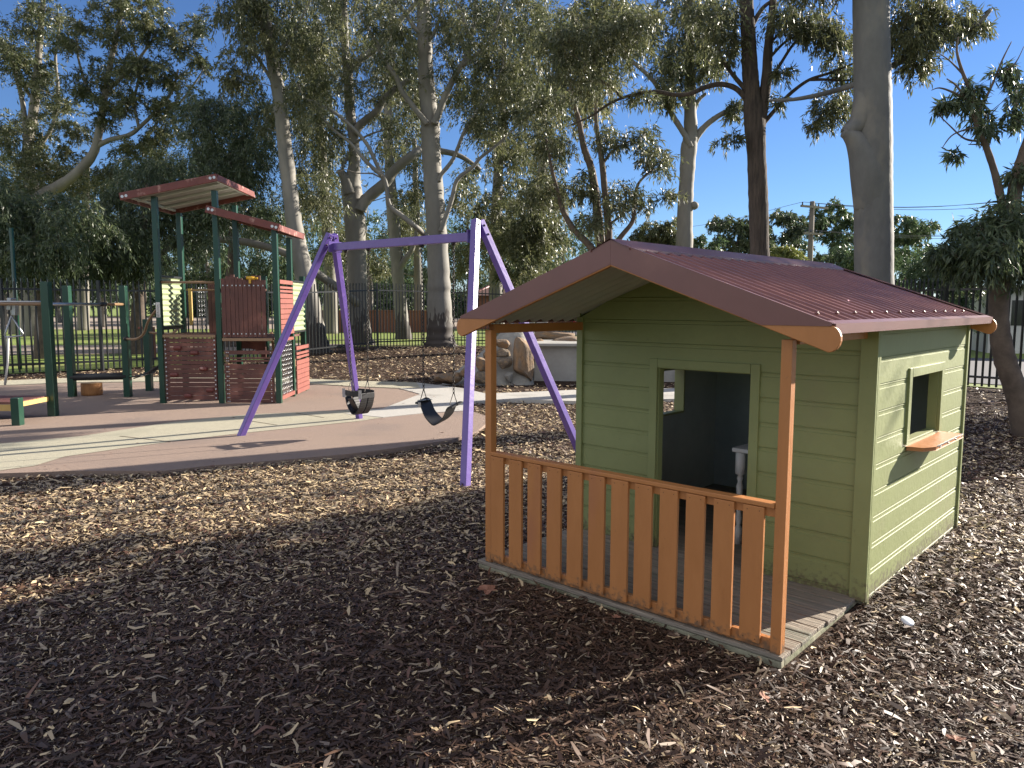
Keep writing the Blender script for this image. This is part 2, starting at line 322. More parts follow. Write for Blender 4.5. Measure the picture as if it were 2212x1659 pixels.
# ================================================================== FENCE LINE and park beyond
FL = [(-22, 9), (-17, 12.4), (-13.5, 14.6), (-10.67, 16.0), (-8.0, 18.6), (-5.9, 21.4), (-4.2, 23.8), (-2.2, 25.8), (.5, 26.6)]
FR = [(.5, 26.6), (4.5, 25.0), (6.8, 20.0), (7.9, 16.0), (8.15, 14.4), (9.3, 12.9), (11.5, 11.8), (16, 10.5), (22, 9.5)]
def fpath(line): return [Vector((x, y, 0)) for x, y in line]
park = [(x - .1, y + .35) for x, y in FL] + [(x + .1, y + .3) for x, y in FR[1:]] + [(60, 9), (900, 100), (900, 1200), (-900, 1200), (-900, 20), (-40, 3)]
sheet('grass_park', park, .0, M['grass'])
bpy.data.objects['grass_park'].location.z = .012
bpy.data.objects['mulch_ground'].location.z = 0
fp = [(-60, 14), (-28, 20.5), (-13, 22.6), (-7, 25.5), (-5.2, 28.5), (-8.5, 29.5), (-16, 27.5), (-40, 26), (-70, 22)]
sheet('footpath', fp, .024, M['sand'])
sheet('dry_ground', [(-120, 44), (-30, 45), (10, 50), (60, 52), (60, 90), (-120, 95)], .022, M['sand'])
sheet('road', [(7.8, 15.9), (9.2, 14.4), (14, 12.9), (40, 8), (60, 12), (40, 16), (18, 19.8), (11, 23), (8.5, 26), (7.2, 30), (6, 44), (2.5, 44), (4.2, 30), (7.4, 20)], .026, M['asphalt'])

def make_fence(name, line, label, post_gap=2.4, h=2.0):
    root = empty(name, (line[0][0], line[0][1], 0)); tag(root, label, 'fence', 'black picket fences round the playground')
    o0 = Vector((line[0][0], line[0][1], 0)); P = fpath(line)
    posts = []
    for a, b in zip(P[:-1], P[1:]):
        n = max(1, round((b - a).length / post_gap))
        for k in range(n): posts.append(a.lerp(b, k / n))
    posts.append(P[-1])
    for p in posts:
        q = p - o0; z = gz(p.x, p.y); MB().bar(q + Vector((0, 0, z - .2)), q + Vector((0, 0, z + h + .04)), .065, .065).build('post', M['fence'], root)
    for a, b in zip(posts[:-1], posts[1:]):
        mb = MB(); za, zb = gz(a.x, a.y), gz(b.x, b.y); L = (b - a).length; d = (b - a).normalized(); a0, b0 = a - o0, b - o0
        for hz in (.22, h - .18): mb.bar(a0 + Vector((0, 0, za + hz)) + d * .034, b0 + Vector((0, 0, zb + hz)) - d * .034, .04, .04)
        n = int(L / .118)
        for k in range(1, n):
            t = k / n; q = a0.lerp(b0, t); z = za + (zb - za) * t
            c = q + Vector((d.y, -d.x, 0)) * 0.0
            mb.bar(c + Vector((0, 0, z + .05)), c + Vector((0, 0, z + h - .02)), .029, .029)
            mb.bar(c + Vector((0, 0, z + h - .02)), c + Vector((0, 0, z + h + .05)), .034, .014, up=(d.x, d.y, 0))
        mb.build('picket_panel', M['fence'], root)
    return root
make_fence('picket_fence', FL, 'long black metal picket fence behind the climbing tower and swings')
make_fence('picket_fence', FR, 'black metal picket fence behind the green cubby house by the road')

# ================================================================== CUBBY HOUSE
TH = .7471; HW, HD, HL, DZ = 1.8036, .8932, 1.8035, .044
ox, oy = 1.1277, 3.0349
H0 = (ox - HW * math.cos(TH), oy + HW * math.sin(TH), 0)
hs = empty('playhouse', H0, -TH)
tag(hs, 'green timber cubby house with maroon corrugated roof and orange porch railing', 'playhouse')
XR = HW + .030; XL = .03; YB = HD + HL; CX = .923
def roof_z(x): return 1.800 - .358 * abs(x - CX)
# cladding: a profile of (z, outward offset) repeated up the wall
PITCHB = .1345
def profile(z0, z1, zoff=0.0):
    pr = [(z0, 0.0)]; k = 0
    z = zoff
    while z < z1:
        for dz, of in ((0, 0), (.0018, -.004), (.017, -.004), (.019, -.001), (.022, -.001), (.0242, -.0055), (.028, -.0055), (.029, 0.0)):
            if z0 < z + dz < z1: pr.append((z + dz, of))
        z += PITCHB
    pr.append((z1, 0.0)); return pr
def clad(mb, plane, z0, z1, x0, x1, openings, zoff, limit=None):
    """plane(u, off, z) -> point; openings = [(u0,u1,za,zb)]; limit(z) -> (lo,hi) for gables"""
    pr = profile(z0, z1, zoff); cuts = sorted({z for o in openings for z in o[2:]} | {1.42 if limit else z0})
    full = []
    for (za, oa), (zb, ob) in zip(pr[:-1], pr[1:]):
        zs = [za] + [c for c in cuts if za + 1e-6 < c < zb - 1e-6] + [zb]
        for p, q in zip(zs[:-1], zs[1:]):
            fo = lambda z: oa + (ob - oa) * (z - za) / max(zb - za, 1e-9)
            full.append((p, fo(p), q, fo(q)))
    for p, po, q, qo in full:
        mid = (p + q) / 2
        segs = [(x0, x1)]
        for (u0, u1, oa, ob) in openings:
            if oa < mid < ob: segs = [s for a, b in segs for s in ((a, min(b, u0)), (max(a, u1), b)) if s[1] > s[0] + 1e-6]
        for a, b in segs:
            la, lb, ha, hb = a, a, b, b
            if limit:
                l1, h1 = limit(p); l2, h2 = limit(q)
                la, ha, lb, hb = max(a, l1), min(b, h1), max(a, l2), min(b, h2)
                if ha <= la: continue
                if hb < lb: lb = hb = (lb + hb) / 2
            mb.add([plane(la, po, p), plane(ha, po, p), plane(hb, qo, q), plane(lb, qo, q)], [(0, 1, 2, 3)])
DOOR = (.612, 1.209, DZ, 1.143)
WINR = (1.475, 2.085, .755, 1.125)          # on the sunny side wall, along Y
WINL = (1.60, 2.10, .70, 1.04)              # on the far side wall, along Y
lim = lambda z: (CX - (1.800 - .03 - z) / .358, CX + (1.800 - .03 - z) / .358)
f_ = MB(); clad(f_, lambda u, o, z: (u, HD - o, z), DZ, 1.765, XL, XR, [DOOR], .047, lim)
ins = .045
def inner(mb, plane, x0, x1, z0, z1, op):
    zs = [z0, op[2], op[3], z1]
    for a, b, c, d in ((x0, x1, zs[0], zs[1]), (x0, op[0], zs[1], zs[2]), (op[1], x1, zs[1], zs[2]), (x0, x1, zs[2], zs[3])):
        if b > a and d > c: mb.add([plane(a, c), plane(b, c), plane(b, d), plane(a, d)], [(0, 1, 2, 3)])
wall_f = f_.build('front_wall', M['green'], hs)
r_ = MB(); clad(r_, lambda u, o, z: (XR + o, u, z), DZ - .012, 1.462, HD, YB, [WINR], .016)
wall_r = r_.build('side_wall', M['green'], hs)
l_ = MB(); clad(l_, lambda u, o, z: (XL - o, YB + HD - u, z), DZ - .012, 1.462, HD, YB, [(YB + HD - WINL[1], YB + HD - WINL[0], WINL[2], WINL[3])], .016)
wall_l = l_.build('side_wall', M['green'], hs)
b_ = MB(); clad(b_, lambda u, o, z: (HW - u + XL, YB + o, z), DZ - .012, 1.765, XL, HW, [], .016, lim)
wall_b = b_.build('back_wall', M['green'], hs)
i_ = MB()
inner(i_, lambda a, c: (a, HD + ins, c), XL + .01, XR - .01, DZ, 1.43, DOOR)
inner(i_, lambda a, c: (XR - ins, a, c), HD + .01, YB - .01, DZ, 1.45, WINR)
inner(i_, lambda a, c: (XL + ins, a, c), HD + .01, YB - .01, DZ, 1.45, WINL)
i_.add([(XL, YB - ins, DZ), (XR, YB - ins, DZ), (XR, YB - ins, 1.45), (CX, YB - ins, 1.76), (XL, YB - ins, 1.45)], [(0, 1, 2, 3, 4)])
for k in range(1, 4): i_.box(XL + .2 + k * .4, XL + .24 + k * .4, YB - ins - .035, YB - ins - .002, DZ, 1.43)
i_.build('interior_lining', M['inside'], hs)
# corner boards
c_ = MB()
c_.box(XR - .068, XR + .014, HD - .016, HD + .004, DZ - .01, 1.445)
c_.box(XR + .002, XR + .014, HD + .0045, HD + .040, DZ - .03, 1.44)
c_.box(XL - .012, XL + .034, HD - .016, HD + .03, DZ, 1.425)
c_.box(XR - .02, XR + .012, YB - .022, YB + .012, DZ - .02, 1.44)
c_.box(XL - .012, XL + .03, YB - .03, YB + .012, DZ - .02, 1.43)
c_.build('corner_board', M['green'], hs, bev=.003, each=True)
# door frame (four boards with mitred look) and jambs
def frame(name, plane, u0, u1, z0, z1, wd, jam, parent, bottom=True, lw=None):
    fr = MB()
    def bx(a, b, c, d, o0, o1):
        pts = [plane(u, o, z) for z in (c, d) for o in (o0, o1) for u in (a, b)]
        fr.add(pts, [(0, 2, 3, 1), (4, 5, 7, 6), (0, 1, 5, 4), (2, 6, 7, 3), (0, 4, 6, 2), (1, 3, 7, 5)])
    e = .0015
    bx(u0 - wd, u0 + .006, z0, z1 + wd, .012, -.006); bx(u1 - .006, u1 + wd, z0, z1 + wd, .012, -.006)
    bx(u0 + .006 + e, u1 - .006 - e, z1 - .006, z1 + wd - .001, .0125, -.006)
    bx(u0 - .004, u0 + .012, z0, z1, -.0065, -jam); bx(u1 - .012, u1 + .004, z0, z1, -.0065, -jam); bx(u0, u1, z1 - .012, z1 + .004, -.0065, -jam)
    if bottom: bx(u0, u1, z0 - .006, z0 + .01, -.0065, -jam)
    return fr.build(name, M['green'], parent, bev=.002, recalc=True)
frame('door_frame', lambda u, o, z: (u, HD - o, z), DOOR[0], DOOR[1], DOOR[2], DOOR[3], .046, .06, hs, bottom=False)
frame('window_frame', lambda u, o, z: (XR + o, u, z), WINR[0], WINR[1], WINR[2], WINR[3], .045, .06, hs)
frame('window_frame', lambda u, o, z: (XL - o, u, z), WINL[0], WINL[1], WINL[2], WINL[3], .04, .075, hs)
# shelf under the sunny window
s_ = MB(); s_.prism([(XR + .004, 1.455), (XR + .085, 1.475), (XR + .125, 1.56), (XR + .128, 2.135), (XR + .004, 2.145)], .722, .743)
sh = s_.build('window_shelf', M['orange'], hs, bev=.004)
s_ = MB()
for y in (1.64, 1.80, 1.96, 2.10): s_.lathe((XR + .126, y, .728), [(.001, 0), (.006, .001), (.006, .009), (.001, .010)], 6)
s_.box(XR + .124, XR + .130, 1.58, 2.13, .7405, .7465)
s_.build('edge_strip', M['steel'], sh)
# roof
RT = MB()
PR = .108
Y0, Y1 = -.028, YB + .03
XE0, XE1 = -.105, 1.958
n = int((Y1 - Y0) / PR * 14)
ysr = [Y0 + (Y1 - Y0) * k / n for k in range(n + 1)]
def corr(y): return .017 * math.cos(2 * math.pi * y / PR)
for side, xe in ((-1, XE0), (1, XE1)):
    vs = []
    for y in ysr:
        for x in (CX + side * .012, (CX + xe) / 2, xe): vs.append((x, y, roof_z(x) - .018 + corr(y)))
    fs = [(i * 3 + k, i * 3 + k + 1, i * 3 + k + 4, i * 3 + k + 3) for i in range(n) for k in range(2)]
    RT.add(vs, fs, 0, True)
    RT.add([(x, y, z - .004) for x, y, z in vs], fs, 1, True)
roof = RT.build('roof', [M['rooframp'], M['soffit']], hs)
cap = MB()
zc = lambda x, o: roof_z(x) + o
cap.add([(CX - .11, Y0 - .012, zc(CX - .11, .002)), (CX - .11, Y1 + .012, zc(CX - .11, .002)), (CX, Y1 + .012, 1.812), (CX, Y0 - .012, 1.812),
         (CX + .11, Y0 - .012, zc(CX + .11, .002)), (CX + .11, Y1 + .012, zc(CX + .11, .002)),
         (CX - .11, Y0 - .012, zc(CX - .11, -.008)), (CX - .11, Y1 + .012, zc(CX - .11, -.008)), (CX + .11, Y0 - .012, zc(CX + .11, -.008)), (CX + .11, Y1 + .012, zc(CX + .11, -.008))],
        [(0, 3, 2, 1), (3, 4, 5, 2), (0, 1, 7, 6), (4, 8, 9, 5)])
cap.build('ridge_cap', M['maroon'], roof)
# barge boards with rounded tips, and the folded metal over them
def barge(y0, y1, nm, flash):
    bb = MB(); s = .358; dep = .112
    for side in (-1, 1):
        tipx = (XE1 - CX + .02) if side > 0 else (CX - XE0 + .02)
        top = lambda u: 1.796 - s * u; bot = lambda u: 1.796 - dep - s * u
        poly = [(0, bot(0)), (0, top(0)), (tipx - .02, top(tipx - .02))]
        cxr, cyr, rr = tipx - .035, (top(tipx - .035) + bot(tipx - .035)) / 2, dep * .47
        for k in range(9):
            a = R(70 - k * 19.5); poly.append((cxr + rr * math.cos(a) * .9, cyr + rr * math.sin(a)))
        poly = [(CX + side * u + (.0004 * side if u == 0 else 0), z) for u, z in poly]
        bb.prism(poly, y0, y1, 'y')
    b = bb.build(nm, M['orange'], hs, bev=.003, recalc=True)
    fl = MB(); e = .003
    fy0, fy1 = (y0 - e, y0 - .001) if flash < 0 else (y1 + .001, y1 + e)
    for side in (-1, 1):
        tipx = (XE1 - CX) if side > 0 else (CX - XE0)
        zt = lambda u: 1.806 - s * u
        cut = zt(tipx) - .012
        lo = lambda u: 1.796 - dep + .008 - s * u
        ucut = (1.796 - dep + .008 - cut) / s
        poly = [(0.0004, lo(0)), (0.0004, zt(0)), (tipx, zt(tipx)), (tipx - .004, cut), (ucut, cut)]
        fl.prism([(CX + side * u, z) for u, z in poly], fy0, fy1, 'y')
        # top fold lying over the sheet edge
        yy0, yy1 = (fy0, fy0 + .052) if flash < 0 else (fy1 - .052, fy1)
        pts = [(CX + side * .1, roof_z(CX + .1)), (CX + side * tipx, roof_z(CX + tipx))]
        (xa, za), (xb, zb) = pts
        fl.add([(xa, yy0, za + .004), (xb, yy0, zb + .004), (xb, yy1, zb + .001), (xa, yy1, za + .001)], [(0, 1, 2, 3)])
        fl.add([(xa, yy0, za - .004), (xb, yy0, zb - .004), (xb, yy1, zb - .006), (xa, yy1, za - .006)], [(3, 2, 1, 0)])
    fl.build('barge_flashing', M['maroon'], b, recalc=True)
    return b
barge(-.030, -.008, 'barge_board', -1)
barge(YB + .008, YB + .030, 'barge_board', 1)
ev = MB()
for xe, s in ((XE1, 1), (XE0, -1)):
    z = roof_z(xe)
    ev.box(min(xe + s * .001, xe + s * .008), max(xe + s * .001, xe + s * .008), Y0 + .012, Y1 - .012, z - .036, z + .004)
    a, b = (xe - .03, xe + .008) if s > 0 else (xe - .008, xe + .03)
    ev.add([(a, Y0 + .012, roof_z(a) + .0045), (b, Y0 + .012, roof_z(b) + .0045), (b, Y1 - .012, roof_z(b) + .0045), (a, Y1 - .012, roof_z(a) + .0045)], [(0, 1, 2, 3)])
ev.build('eave_flashing', M['maroon'], roof, each=True)
sc_ = MB()
for k in range(12):
    y = PR * (1 + 2 * k)
    for x in (XE1 - .115, XE0 + .115): sc_.lathe((x, y, roof_z(x) - .018 + .0165), [(.010, 0), (.010, .003), (.005, .004), (.005, .009)], 8)
sc_.build('roof_screw', M['maroon'], roof, each=True)
# plates under the eaves
pl = MB(); pl.box(.028, .070, .066, HD - .018, 1.345, 1.395); pl.box(1.755, 1.797, .066, HD - .018, 1.345, 1.395)
pl.build('top_plate', M['orange'], hs, bev=.002, each=True)
# porch posts
def porch_post(x, l=None):
    p = MB(); p.box(x, x + .046, .012, .058, DZ, 1.365); o = p.build('porch_post', M['orange'], hs, bev=.003)
    b2 = MB()
    for z, dx in ((.075, .014), (.085, .03), (.66, .02)): b2.lathe((x + dx, .011, DZ + z), [(.0, 0), (.004, .0)], 6)
    return o
porch_post(.050); porch_post(1.742)
# railing
ra = MB(); ra.box(.0975, 1.7405, .006, .062, .664, .684); rail = ra.build('top_rail', M['orange'], hs, bev=.003)
ra = MB(); ra.box(.0975, 1.7405, .022, .050, .047, .100); ra.build('bottom_rail', M['orange'], hs, bev=.002)
ra = MB(); ra.box(.0975, 1.7405, .022, .050, .625, .663); ra.build('upper_batten', M['orange'], hs, bev=.002)
x = .104
for k in range(12):
    sl = MB(); wdt = .094 + random.uniform(-.003, .003); sl.box(x, x + wdt, .003 + random.uniform(0, .001), .0205, .066 + random.uniform(-.005, .005), .6615)
    so = sl.build('railing_slat', M['orange'], hs, bev=.002)
    nh = MB()
    for nx in (.02, .074):
        for nz in (.085, .645): nh.add([(x + nx + .0022 * math.cos(a), .0022, nz + .0022 * math.sin(a) + random.uniform(-.004, .004) * 0) for a in [q * math.pi / 4 for q in range(8)]], [tuple(range(8))])
    nh.build('nail_head', M['chain'], so, each=True)
    x += .1365
# deck
for k in range(9):
    y0 = .0 + k * (HD + .01) / 9; d_ = MB()
    d_.box(0 + random.uniform(-.004, .004), HW + random.uniform(-.008, .008), y0, y0 + (HD + .01) / 9 - .006, DZ - .022, DZ + random.uniform(-.0015, .0015))
    d_.build('deck_board', M['deck'], hs, bev=.004)
d_ = MB(); d_.box(.004, HW - .006, .003, .04, -.08, DZ - .024); d_.box(HW - .045, HW - .006, .0415, HD + .02, -.08, DZ - .024)
d_.box(.004, .04, .0415, HD + .02, -.08, DZ - .024)
d_.box(HW - .012, HW + .022, HD + .02, YB - .02, -.08, DZ - .004); d_.box(XL + .02, XL + .06, HD + .02, YB - .02, -.08, DZ - .004)
d_.box(XL + .062, HW - .014, YB - .06, YB - .02, -.08, DZ - .004)
d_.build('base_frame', M['joist'], hs, bev=.003, each=True)
d_ = MB(); d_.box(XL + .062, HW - .014, HD + .015, YB - .062, DZ - .02, DZ - .003); d_.build('floor', M['deck'], hs)
# furniture standing inside: small table with turned legs
tb = empty('play_table', Vector(H0) + Vector((math.cos(TH) * 1.20 + math.sin(TH) * 1.58, -math.sin(TH) * 1.20 + math.cos(TH) * 1.58, DZ)), -TH)
tag(tb, 'small white table with turned legs inside the green cubby doorway', 'table')
t_ = MB(); t_.box(-.28, .34, -.32, .42, .575, .60); t_.build('tabletop', M['turned_white'], tb, bev=.004)
prof = [(.022, 0), (.022, .10), (.012, .12), (.02, .16), (.014, .20), (.016, .30), (.021, .36), (.012, .39), (.02, .41), (.012, .43), (.030, .44), (.030, .574)]
for sx, sy in ((-.24, -.28), (.30, -.28), (-.24, .38), (.30, .38)): MB().lathe((sx, sy, 0), prof, 12).build('leg', M['turned_white'], tb)

# ================================================================== SWING SET
sw = empty('swing_set', (-1.185, 8.032, 0), -.693)
tag(sw, 'purple painted timber A-frame swing set beside the cubby house', 'swing set')
SA, SS, SB, SH = 1.058, .717, .897, 2.224
PB = .068
for i in (-1, 1):
    for j in (-1, 1):
        foot = Vector((i * (SA + SS), j * SB, -.12)); top = Vector((i * (SA + .035), j * .012, SH + .02))
        d = (top - foot).normalized(); top2 = top + d * .06
        foot2 = foot
        g0 = MB(); off = Vector((i * .036 * (1 if j > 0 else 1), j * .034, 0))
        g0.bar(foot2, top2 + off, PB, PB, up=(1, 0, 0)); lg = g0.build('leg', M['purple'], sw, bev=.006)
        bo = MB()
        for t in (.05, .14):
            p = top2 + off - d * t
            for sx in (-1, 1): bo.lathe((p.x + sx * .036, p.y, p.z), [(.001, -.008), (.009, -.008), (.009, .008), (.001, .008)], 8)
        bo.build('bolt', M['chain'], lg, each=True)
bm_ = MB(); bm_.bar((-SA - .0, 0, SH - .075), (SA + .0, 0, SH - .075), PB, .085); beam = bm_.build('crossbeam', M['purple'], sw, bev=.006)
for i in (-1, 1):
    b2 = MB(); b2.bar((i * (SA + .001), -.09, SH - .075), (i * (SA + .001), .09, SH - .075), .012, .12); b2.build('bracket', M['purple'], beam, bev=.002)
def chain_mesh(top, bot, sag=0):
    top, bot = Vector(top), Vector(bot); L = (bot - top).length; n = int(L / .040); mb = MB()
    for k in range(n):
        a = top.lerp(bot, k / n); b = top.lerp(bot, (k + 1) / n); c = (a + b) / 2
        d = (b - a).normalized(); s = Vector((1, 0, 0)) if k % 2 else Vector((0, 1, 0)); h = (b - a).length * .66
        mb.tube([c + d * (h * math.cos(t)) + s * (.010 * math.sin(t)) for t in [2 * math.pi * q / 8 for q in range(9)]], .0034, 5, cap=False)
    return mb
def swing(name, xc, half, zseat, label, kind, ht=.2, tw=0.0):
    o = empty(name, sw.matrix_basis @ Vector((xc, 0, 0)) if False else (-1.185 + xc * math.cos(-.693), 8.032 + xc * math.sin(-.693), 0), -.693 + tw)
    tag(o, label, 'swing', 'swing seats hanging from the purple beam')
    ztop = SH - .125; zr_ = zseat + .16
    for s in (-1, 1):
        ch = chain_mesh((s * ht, 0, ztop), (s * half, 0, zr_ + .07)).build('chain', M['chain'], o)
        h = MB(); h.tube([(s * ht, 0, ztop + .03), (s * ht, 0, ztop - .02)], .014, 8); h.tube([(s * ht, -.02, ztop), (s * ht, .02, ztop)], .018, 8); h.build('hanger', M['chain'], ch)
        tr = MB(); ax = (1, 0) if kind == 'belt' else (1, 0)
        tr.tube([(s * half, 0, zr_ + .08), (s * half - .055, 0, zr_ - .05), (s * half + .055, 0, zr_ - .05), (s * half, 0, zr_ + .08)], .005, 6); tr.build('ring', M['chain'], o)
    if kind == 'belt':
        pts = [(-half - .05, zseat + .125), (-half + .02, zseat + .11), (-half * .62, zseat + .01), (-half * .25, zseat - .055), (0, zseat - .075), (half * .25, zseat - .055), (half * .62, zseat + .01), (half - .02, zseat + .11), (half + .05, zseat + .125)]
        sp_ = spline([(a, b, 0) for a, b in pts], 5); mb = MB(); vs = []
        for a, b, _ in sp_: vs += [(a, -.075, b - .02), (a, .075, b + .02), (a, .075, b + .004), (a, -.075, b - .036)]
        nn = len(sp_); fs = [(4 * i + k, 4 * i + (k + 1) % 4, 4 * i + 4 + (k + 1) % 4, 4 * i + 4 + k) for i in range(nn - 1) for k in range(4)] + [(0, 1, 2, 3), (4 * nn - 1, 4 * nn - 2, 4 * nn - 3, 4 * nn - 4)]
        mb.add(vs, fs, 0, False); mb.build('seat', M['rubber'], o, recalc=True)
        pt = MB(); pt.box(-half + .0, -half + .04, -.081, -.0765, zseat + .06, zseat + .11); pt.box(-half - .02, -half + .045, -.077, .077, zseat + .127, zseat + .131); pt.build('clamp_plate', M['steel'], o, each=True)
    else:
        mb = MB()
        # bucket: front and back bands, crotch strap, leg holes left open
        for y in (-.13, .13):
            for a, b in zip(*(lambda l: (l[:-1], l[1:]))([(x_, (.12 - abs(x_ / half) ** 3 * 0.0)) for x_ in np.linspace(-half, half, 7)])):
                mb.bar((a[0], y * (1 - .3 * abs(a[0] / half)), zseat + .095), (b[0], y * (1 - .3 * abs(b[0] / half)), zseat + .095), .010, .06)
        for s in (-1, 1):
            mb.bar((s * half, -.095, zseat + .075), (s * half, .095, zseat + .075), .012, .055)
        for y in (-1, 1):
            arc = [(-half, zseat + .05), (-half * .75, zseat - .05), (-half * .3, zseat - .125), (0, zseat - .14), (half * .3, zseat - .125), (half * .75, zseat - .05), (half, zseat + .05)]
            sp_ = spline([(a, 0, b) for a, b in arc], 4)
            for a, b in zip(sp_[:-1], sp_[1:]): mb.bar((a[0], y * .05, a[2]), (b[0], y * .05, b[2]), .085, .014, up=(0, 0, 1))
        mb.bar((0, -.13, zseat + .04), (0, -.02, zseat - .13), .09, .014); mb.bar((0, .13, zseat + .04), (0, .02, zseat - .13), .09, .014)
        mb.build('bucket_seat', M['rubber'], o, bev=.003)
        pt = MB()
        for s in (-1, 1): pt.box(s * half - .03, s * half + .02, -.106, -.102, zseat + .04, zseat + .14)
        pt.build('clamp_plate', M['steel'], o, each=True)
    return o
_p = lambda t: -SA + 2 * SA * t
swing('toddler_swing', _p(.18), .14, .43, 'black enclosed toddler bucket swing hanging from purple beam', 'bucket', .195)
swing('belt_swing', _p(.77), .215, .40, 'black curved belt swing seat hanging beside the purple near leg', 'belt', .225)

# ================================================================== CLIMBING TOWER
TS = SZ
tw = empty('climbing_tower', (-5.21, 11.3, TS), R(1.5))
tag(tw, 'two-bay wooden climbing tower with dark green posts and red trimmed roofs', 'playground tower')
BX, BY = .87, .86
def tpost(x, y, h):
    p = MB(); p.box(x - .039, x + .039, y - .039, y + .039, -.1, h); p.build('post', M['post_green'], tw, bev=.006)
tpost(0, 0, 3.03); tpost(BX, 0, 3.12); tpost(2 * BX - .02, 0, 2.62)
tpost(0, BY, 2.90); tpost(BX, BY, 3.02); tpost(2 * BX - .04, BY, 2.52); tpost(2 * BX - .06, 2 * BY, 1.95); tpost(BX * 1.2, 2 * BY, 1.95)
def tower_roof(x0, x1, y0, y1, za, zb):
    """slopes along x from za at x0 to zb at x1"""
    o = None
    zl = lambda x: za + (zb - za) * (x - x0) / (x1 - x0)
    p = MB(); p.add([(x0, y0, zl(x0) + .05), (x1, y0, zl(x1) + .05), (x1, y1, zl(x1) + .05), (x0, y1, zl(x0) + .05)], [(0, 1, 2, 3)])
    p.add([(x0, y0, zl(x0) + .02), (x1, y0, zl(x1) + .02), (x1, y1, zl(x1) + .02), (x0, y1, zl(x0) + .02)], [(3, 2, 1, 0)])
    o = p.build('roof', M['roofwhite'], tw)
    r = MB()
    for k in range(1, 4):
        y = y0 + (y1 - y0) * k / 4; r.bar((x0 + .02, y, zl(x0) + .0), (x1 - .02, y, zl(x1) + .0), .05, .03)
    r.bar((x0 + .05, y0 + .02, zl(x0 + .05)), (x0 + .05, y1 - .02, zl(x0 + .05)), .05, .03); r.bar((x1 - .05, y0 + .02, zl(x1 - .05)), (x1 - .05, y1 - .02, zl(x1 - .05)), .05, .03)
    r.build('batten', M['soffit'], o, each=True)
    t = MB()
    t.bar((x0 - .03, y0 - .02, zl(x0)), (x1 + .03, y0 - .02, zl(x1)), .035, .105); t.bar((x0 - .03, y1 + .02, zl(x0)), (x1 + .03, y1 + .02, zl(x1)), .035, .105)
    t.bar((x0 - .018, y0 - .002, zl(x0)), (x0 - .018, y1 + .002, zl(x0)), .034, .09); t.bar((x1 + .018, y0 - .002, zl(x1)), (x1 + .018, y1 + .002, zl(x1)), .034, .09)
    t.build('trim_board', M['rooftrim'], o, bev=.004, each=True)
    b = MB()
    for x in (x0 + .01, x0 + .065, x1 - .065, x1 - .01): b.add([(x + .021 * math.cos(a), y0 - .040, zl(x) + .021 * math.sin(a)) for a in [k * math.pi / 5 for k in range(10)]], [tuple(range(9, -1, -1))])
    b.build('bolt_cap', M['bolt'], o, each=True)
tower_roof(-.38, .95, -.16, 1.52, 3.00, 3.28)
tower_roof(.82, 1.80, -.13, 1.30, 2.84, 2.58)
# platforms
for (x0, x1, y0, y1, z, nm) in ((.05, BX - .05, -.03, BY, 1.03, 'platform'), (BX + .05, 2 * BX - .08, -.03, BY, .98, 'platform'), (BX + .05, 2 * BX - .1, BY + .06, 2 * BY, .98, 'platform')):
    p = MB(); p.box(x0, x1, y0, y1, z - .035, z); p.box(x0, x1, y0 - .012, y0 - .001, z - .05, z - .01, 0); o = p.build(nm, M['redwood'], tw, bev=.003)
    e = MB(); e.box(x0, x1, y0 - .022, y0 - .013, z - .045, z - .005); e.build('edge_strip', M['tan'], o)
def screws(mb, pts, y): 
    for x, z in pts: mb.lathe((x, y, z), [(.0, 0)], 3) if False else mb.box(x - .009, x + .009, y - .004, y, z - .009, z + .009)
# climbing wall, left bay front
p = MB(); b = MB(); z = .055
while z < .95:
    hgt = .066; p.box(.055, BX - .055, -.030 + random.uniform(-.001, .001), -.008, z, z + hgt - .006 + random.uniform(-.003, .002))
    for x in (.075, BX - .075): b.box(x - .009, x + .009, -.037, -.0312, z + .02, z + .038)
    z += hgt
p.box(.06, .10, -.007, .03, .04, .99); p.box(BX - .10, BX - .06, -.007, .03, .04, .99)
cw = p.build('climbing_wall', M['redwood'], tw, bev=.002); b.build('bolt_head', M['bolt'], cw)
for gx, gzz in ((.255, .83), (.50, .755), (.625, .52), (.19, .43), (.71, .20), (.385, .115)):
    q = MB()
    for dx in (-.028, .028): q.lathe((0, 0, 0), [(.0, 0)], 3) if False else None
    n = 14; ring = lambda r, y: [(gx + math.copysign(.028, math.cos(a)) * (abs(math.cos(a)) > .01) + r * math.cos(a), y, gzz + r * math.sin(a)) for a in [2 * math.pi * (k + .5) / n for k in range(n)]]
    vs = ring(.034, -.0305) + ring(.032, -.055) + ring(.022, -.068)
    q.add(vs, [(j * n + k, j * n + (k + 1) % n, (j + 1) * n + (k + 1) % n, (j + 1) * n + k) for j in range(2) for k in range(n)] + [tuple(2 * n + k for k in range(n))], 0, True)
    q.build('hand_grip', M['rooftrim'], cw, recalc=True)
# upper front panel of upright boards, right bay
p = MB(); b = MB(); x = BX + .052
tops = [1.86, 1.88, 1.90, 1.87, 1.85, 1.84, 1.86, 1.89, 1.90, 1.82]
for k in range(10):
    wd = .066 if k != 3 else .05
    p.box(x, x + wd - .004, -.034, -.012, .99, tops[k] + random.uniform(-.01, .01))
    for z in (1.03, 1.74): b.box(x + wd / 2 - .009, x + wd / 2 + .007, -.041, -.0345, z, z + .018)
    x += wd + random.choice([0, 0, .003])
p.box(BX + .05, x, -.011, .02, 1.05, 1.10); p.box(BX + .05, x, -.011, .02, 1.66, 1.71)
up_ = p.build('board_panel', M['redwood'], tw, bev=.002); b.build('bolt_head', M['bolt'], up_)
